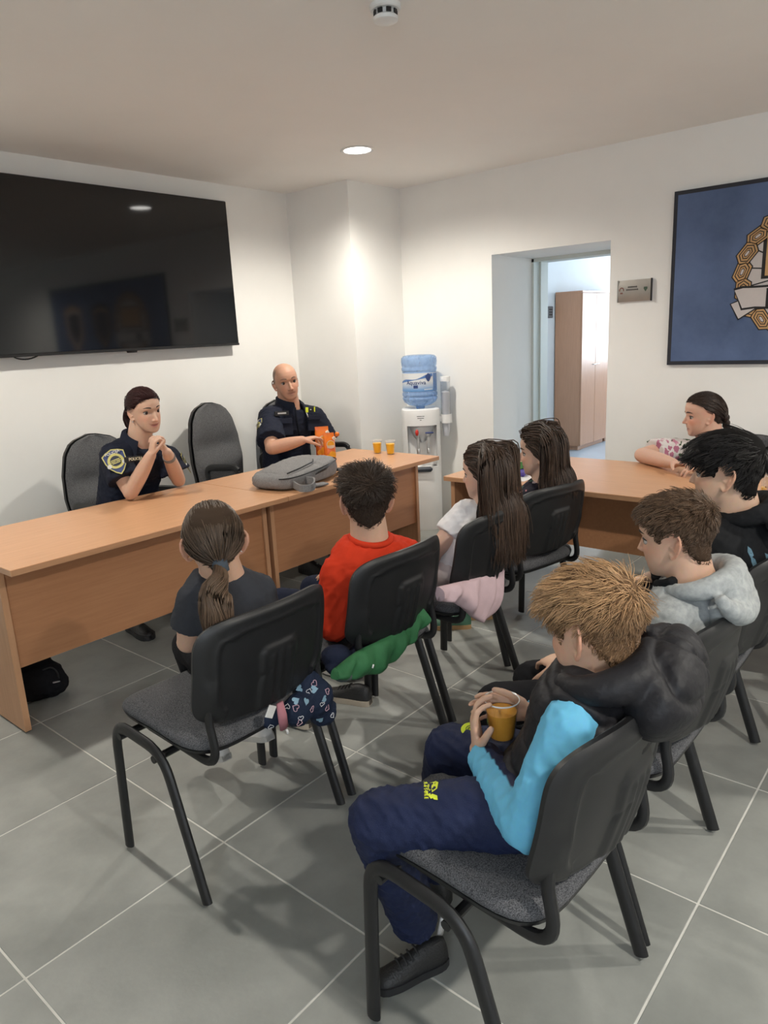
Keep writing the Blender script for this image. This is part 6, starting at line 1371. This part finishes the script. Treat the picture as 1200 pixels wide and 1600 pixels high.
def strap(name, pts, w=.022, th=.006): return obj(name, G().tube(curve(pts, 24), w, 8, flat=th/w, up=(0, 0, 1)), M['bag'], bk, True, BP)
g = G(); 
for nm, pts in (('shoulder_strap', [(-.20, -.13, .02), (-.235, -.20, .012), (-.20, -.245, .014), (-.14, -.215, .030), (-.12, -.15, .03)]), ('shoulder_strap', [(.22, -.12, .03), (.30, -.10, .012), (.36, -.075, .008), (.33, -.02, .01), (.24, .02, .02)])):
    C_ = curve([bl(*p) for p in pts], 24); rows = []
    for i in range(24):
        T_ = nrm(C_[min(i+1, 23)]-C_[max(i-1, 0)]); sd_ = A(0, 0, 1) if nm and pts[0][0] < 0 else nrm(np.cross(A(0, 0, 1), T_)); nn = nrm(np.cross(T_, sd_)); w_ = .018; c_ = C_[i]+(A(0, 0, .012) if pts[0][0] < 0 else A(0, 0, 0))
        rows.append([c_+sd_*w_+nn*.004, c_+sd_*w_-nn*.004, c_-sd_*w_-nn*.004, c_-sd_*w_+nn*.004])
    obj(nm, G().loft(np.array(rows)), M['bag'] if pts[0][0] < 0 else M['zip'], bk, 50, BP)
obj('strap_end', G().box(bl(-.075, -.205, .012), (.085, .055, .010), br @ rotz(-.4), .004), M['bag'], bk, 40, BP)

# ---- clothes left on the chairs
from mathutils.bvhtree import BVHTree
M['hearts_cloth'] = cloth('navy_heart_jacket', (.013, .020, .042), .1, .7); M['green_cloth'] = cloth('green_jacket', (.035, .135, .055), .12, .6); M['pink_jacket'] = cloth('pale_pink_jacket', (.60, .44, .47), .05, .7); M['pink_line'] = cloth('dusty_pink_lining', (.40, .17, .20), .08); M['dull_grey'] = cloth('grey_green_cloth', (.09, .11, .11), .1)
def drape(label, cat, parts, m, fold=.007, ff=34, seed=2, vox=.006, sub=()):
    c0 = np.mean([p[0] for p in parts], 0); base = (c0[0], c0[1], min(p[0][2] for p in parts)-.06); t = thing('jacket', label, cat, base); g = G()
    for p in parts: g.ell(p[0], p[1], p[2], p[3], p[4] if len(p) > 4 else None, 16, 12)
    o = blob('shell', g, m, t, base, vox, 3, fold, ff, seed); return t, o, np.array(base)
P1 = lambda x, y, Y: PX(x, y, Y=Y)
hj, ho, hb = drape('navy jacket with heart print hanging off the ponytailed girl\'s chair', 'jacket', [(P1(494, 1092, 1.445), .060, .045, .062), (P1(466, 1108, 1.445), .055, .040, .050), (P1(505, 1112, 1.45), .045, .04, .045), (P1(480, 1066, 1.47), .045, .04, .04), (P1(424, 1122, 1.47), .040, .03, .028)], M['hearts_cloth'], .006, 40, 4)
obj('lining', G().tube([P1(437, 1098, 1.415), P1(441, 1118, 1.412), P1(444, 1137, 1.42)], [.012, .016, .015], 10, flat=.5), M['pink_line'], hj, True, hb)
obj('care_label', G().box(P1(423, 1112, 1.40), (.034, .004, .034), roty(.6) @ rotz(.2), .001), M['white_cloth'], hj, False, hb)
obj('hem_tape', G().tube([P1(448, 1140, 1.41), P1(450, 1146, 1.41)], .004, 6), M['white_cloth'], hj, True, hb)
dg_ = bpy.context.evaluated_depsgraph_get(); vv_ = [v.co+Vector(hb) for v in ho.data.vertices]; bv = BVHTree.FromPolygons(vv_, [tuple(p.vertices) for p in ho.data.polygons])
hc_ = [plain('heart_white', (.55, .55, .58), .6), plain('heart_pink', (.50, .32, .38), .6), plain('heart_blue', (.22, .36, .46), .6)]
for k, (x, y) in enumerate([(474, 1056), (491, 1068), (491, 1077), (483, 1080), (511, 1080), (506, 1092), (503, 1100), (511, 1106), (462, 1095), (449, 1104), (462, 1106), (468, 1076), (470, 1122), (468, 1129), (500, 1124), (423, 1135), (487, 1108), (478, 1096), (519, 1118), (456, 1082)]):
    d = nrm(ray(x, y)); h_, n_, _, _ = bv.ray_cast(Vector(_C), Vector(d))
    if h_ is None: continue
    h_ = np.array(h_); n_ = np.array(n_); n_ = n_ if n_ @ d < 0 else -n_; Rf = frame_z(n_); rot_ = rotz(k*1.1-.6); s_ = .0085+.002*(k % 3); tq = np.linspace(0, 2*math.pi, 18, endpoint=False)
    Hp = np.stack([16*np.sin(tq)**3, 13*np.cos(tq)-5*np.cos(2*tq)-2*np.cos(3*tq)-np.cos(4*tq), np.zeros(18)], -1)/17*s_
    P = (Hp @ rot_.T) @ Rf.T+h_+n_*.0012; g = G()
    if k % 3 == 2: g.loft(np.array([P, P+n_*.001]))
    else: g.tube(np.r_[P, P[:1]], .0011, 5)
    obj('heart_print', g, hc_[k % 3], hj, False, hb)
def sheet(label, top, bot, Y, m, amp=.012, k=26, seed=1, Yb=None):
    """a hanging piece of cloth with folds between an upper and a lower edge"""
    nu, nv = 60, 18; Tp = curve([P1(x, y, Y) for x, y in top], nu); Bp = curve([P1(x, y, Yb or Y) for x, y in bot], nu); r = np.random.RandomState(seed); ph = r.rand(4)*6
    u, v = np.meshgrid(np.linspace(0, 1, nu), np.linspace(0, 1, nv), indexing='ij'); Q = Tp[:, None]*(1-v[..., None])+Bp[:, None]*v[..., None]
    f = amp*(np.sin(u*k+v*3.2+ph[0])+.6*np.sin(u*k*.55-v*4.5+ph[1])+.35*np.sin(u*k*1.9+v*7+ph[2]))*(.45+.55*v); bel = .022*np.sin(math.pi*np.clip(v, 0, 1))**.7
    Fr = Q+np.stack([f*.2, -bel-f, np.zeros_like(f)], -1); Bk = Q+np.stack([np.zeros_like(f), bel*.3+.012, np.zeros_like(f)], -1)
    c0 = Q.mean((0, 1)); base = (c0[0], c0[1], Q[..., 2].min()); t = thing('jacket', label, 'jacket', base); g = G()
    g.loft(np.concatenate([Fr, Bk[:, ::-1]], 1)); return t, obj('shell', g, m, t, 70, base), np.array(base)
gj, go, gb = sheet('green jacket hanging under the red boy\'s chair back', [(526, 1046), (560, 1020), (600, 1000), (636, 975), (662, 950)], [(522, 1062), (562, 1060), (606, 1042), (638, 1006), (660, 978)], 1.435, M['green_cloth'], .009, 34, 3)
obj('sleeve', G().tube(curve([P1(520, 1052, 1.45), P1(537, 1058, 1.44), P1(556, 1053, 1.44)], 10), [.014, .018, .010], 10, flat=.7), M['dull_grey'], gj, True, gb); obj('zip_tag', G().tube([P1(582, 1044, 1.40), P1(583.5, 1038, 1.40)], .003, 6), M['white_cloth'], gj, True, gb)
nj, no_, nb_ = drape('dark navy jacket bundled on the red boy\'s chair seat', 'jacket', [(P1(565, 1020, 1.50), .06, .04, .03), (P1(525, 1025, 1.52), .05, .05, .035), (P1(530, 1040, 1.50), .05, .04, .025)], M['navy_cloth'], .006, 40, 9)
kj, ko, kb = sheet('pale pink jacket hanging off the white-shirted girl\'s chair', [(686, 918), (712, 912), (742, 905), (770, 893), (782, 882)], [(688, 940), (716, 944), (742, 966), (762, 970), (782, 926)], 1.425, M['pink_jacket'], .010, 26, 5)

# ---- black bag on the floor under the left table, toys on the right table
fb = PX(62, 1104, Z=0); fb = A(fb[0]+.03, fb[1]+.08, 0); bg = thing('shoulder_bag', 'black bag on the floor under the left end of the table', 'bag', tuple(fb)); g = G()
g.ell(fb+A(0, 0, .085), .13, .085, .085); g.ell(fb+A(-.02, .02, .17), .11, .07, .10); g.ell(fb+A(.06, -.03, .05), .07, .06, .05); g.ell(fb+A(-.03, .03, .25), .08, .06, .07); blob('bag_body', g, M['black_cloth'], bg, tuple(fb), .007, 3, .010, 26, 5)
q0 = PX(70, 1052, Y=fb[1]-.06); obj('cord', G().tube(curve([PX(66, 1047, Y=fb[1]-.06), PX(80, 1043, Y=fb[1]-.06), PX(90, 1052, Y=fb[1]-.07), PX(92, 1066, Y=fb[1]-.07)], 14), .0035, 6), M['black'], bg, True, tuple(fb)); obj('metal_clip', G().box(PX(87, 1065, Y=fb[1]-.07), (.035, .02, .008), roty(.2), .003), M['chrome'], bg, 40, tuple(fb))
tb = PX(812, 745, Z=TT); ty = thing('craft_set', 'small purple, green and red craft pieces on white paper on the right table', 'toy', tuple(tb)); mk = lambda c: plain('craft_%d' % int(c[0]*1000), c, .5)
obj('paper', G().box(A(0, 0, .001)+tb, (.20, .16, .002)), M['white_plastic'], ty, False, tuple(tb)); obj('purple_block', G().box(tb+A(.03, .01, .016), (.09, .06, .026), rotz(.3), .006), mk((.08, .05, .30)), ty, 30, tuple(tb)); obj('green_block', G().tube([tb+A(.06, .02, .03), tb+A(.07, .03, .065)], [.012, .006], 8), mk((.06, .22, .05)), ty, 40, tuple(tb)); obj('red_block', G().box(tb+A(.10, -.01, .045), (.025, .025, .05), rotz(.5), .004), mk((.55, .10, .05)), ty, 30, tuple(tb))
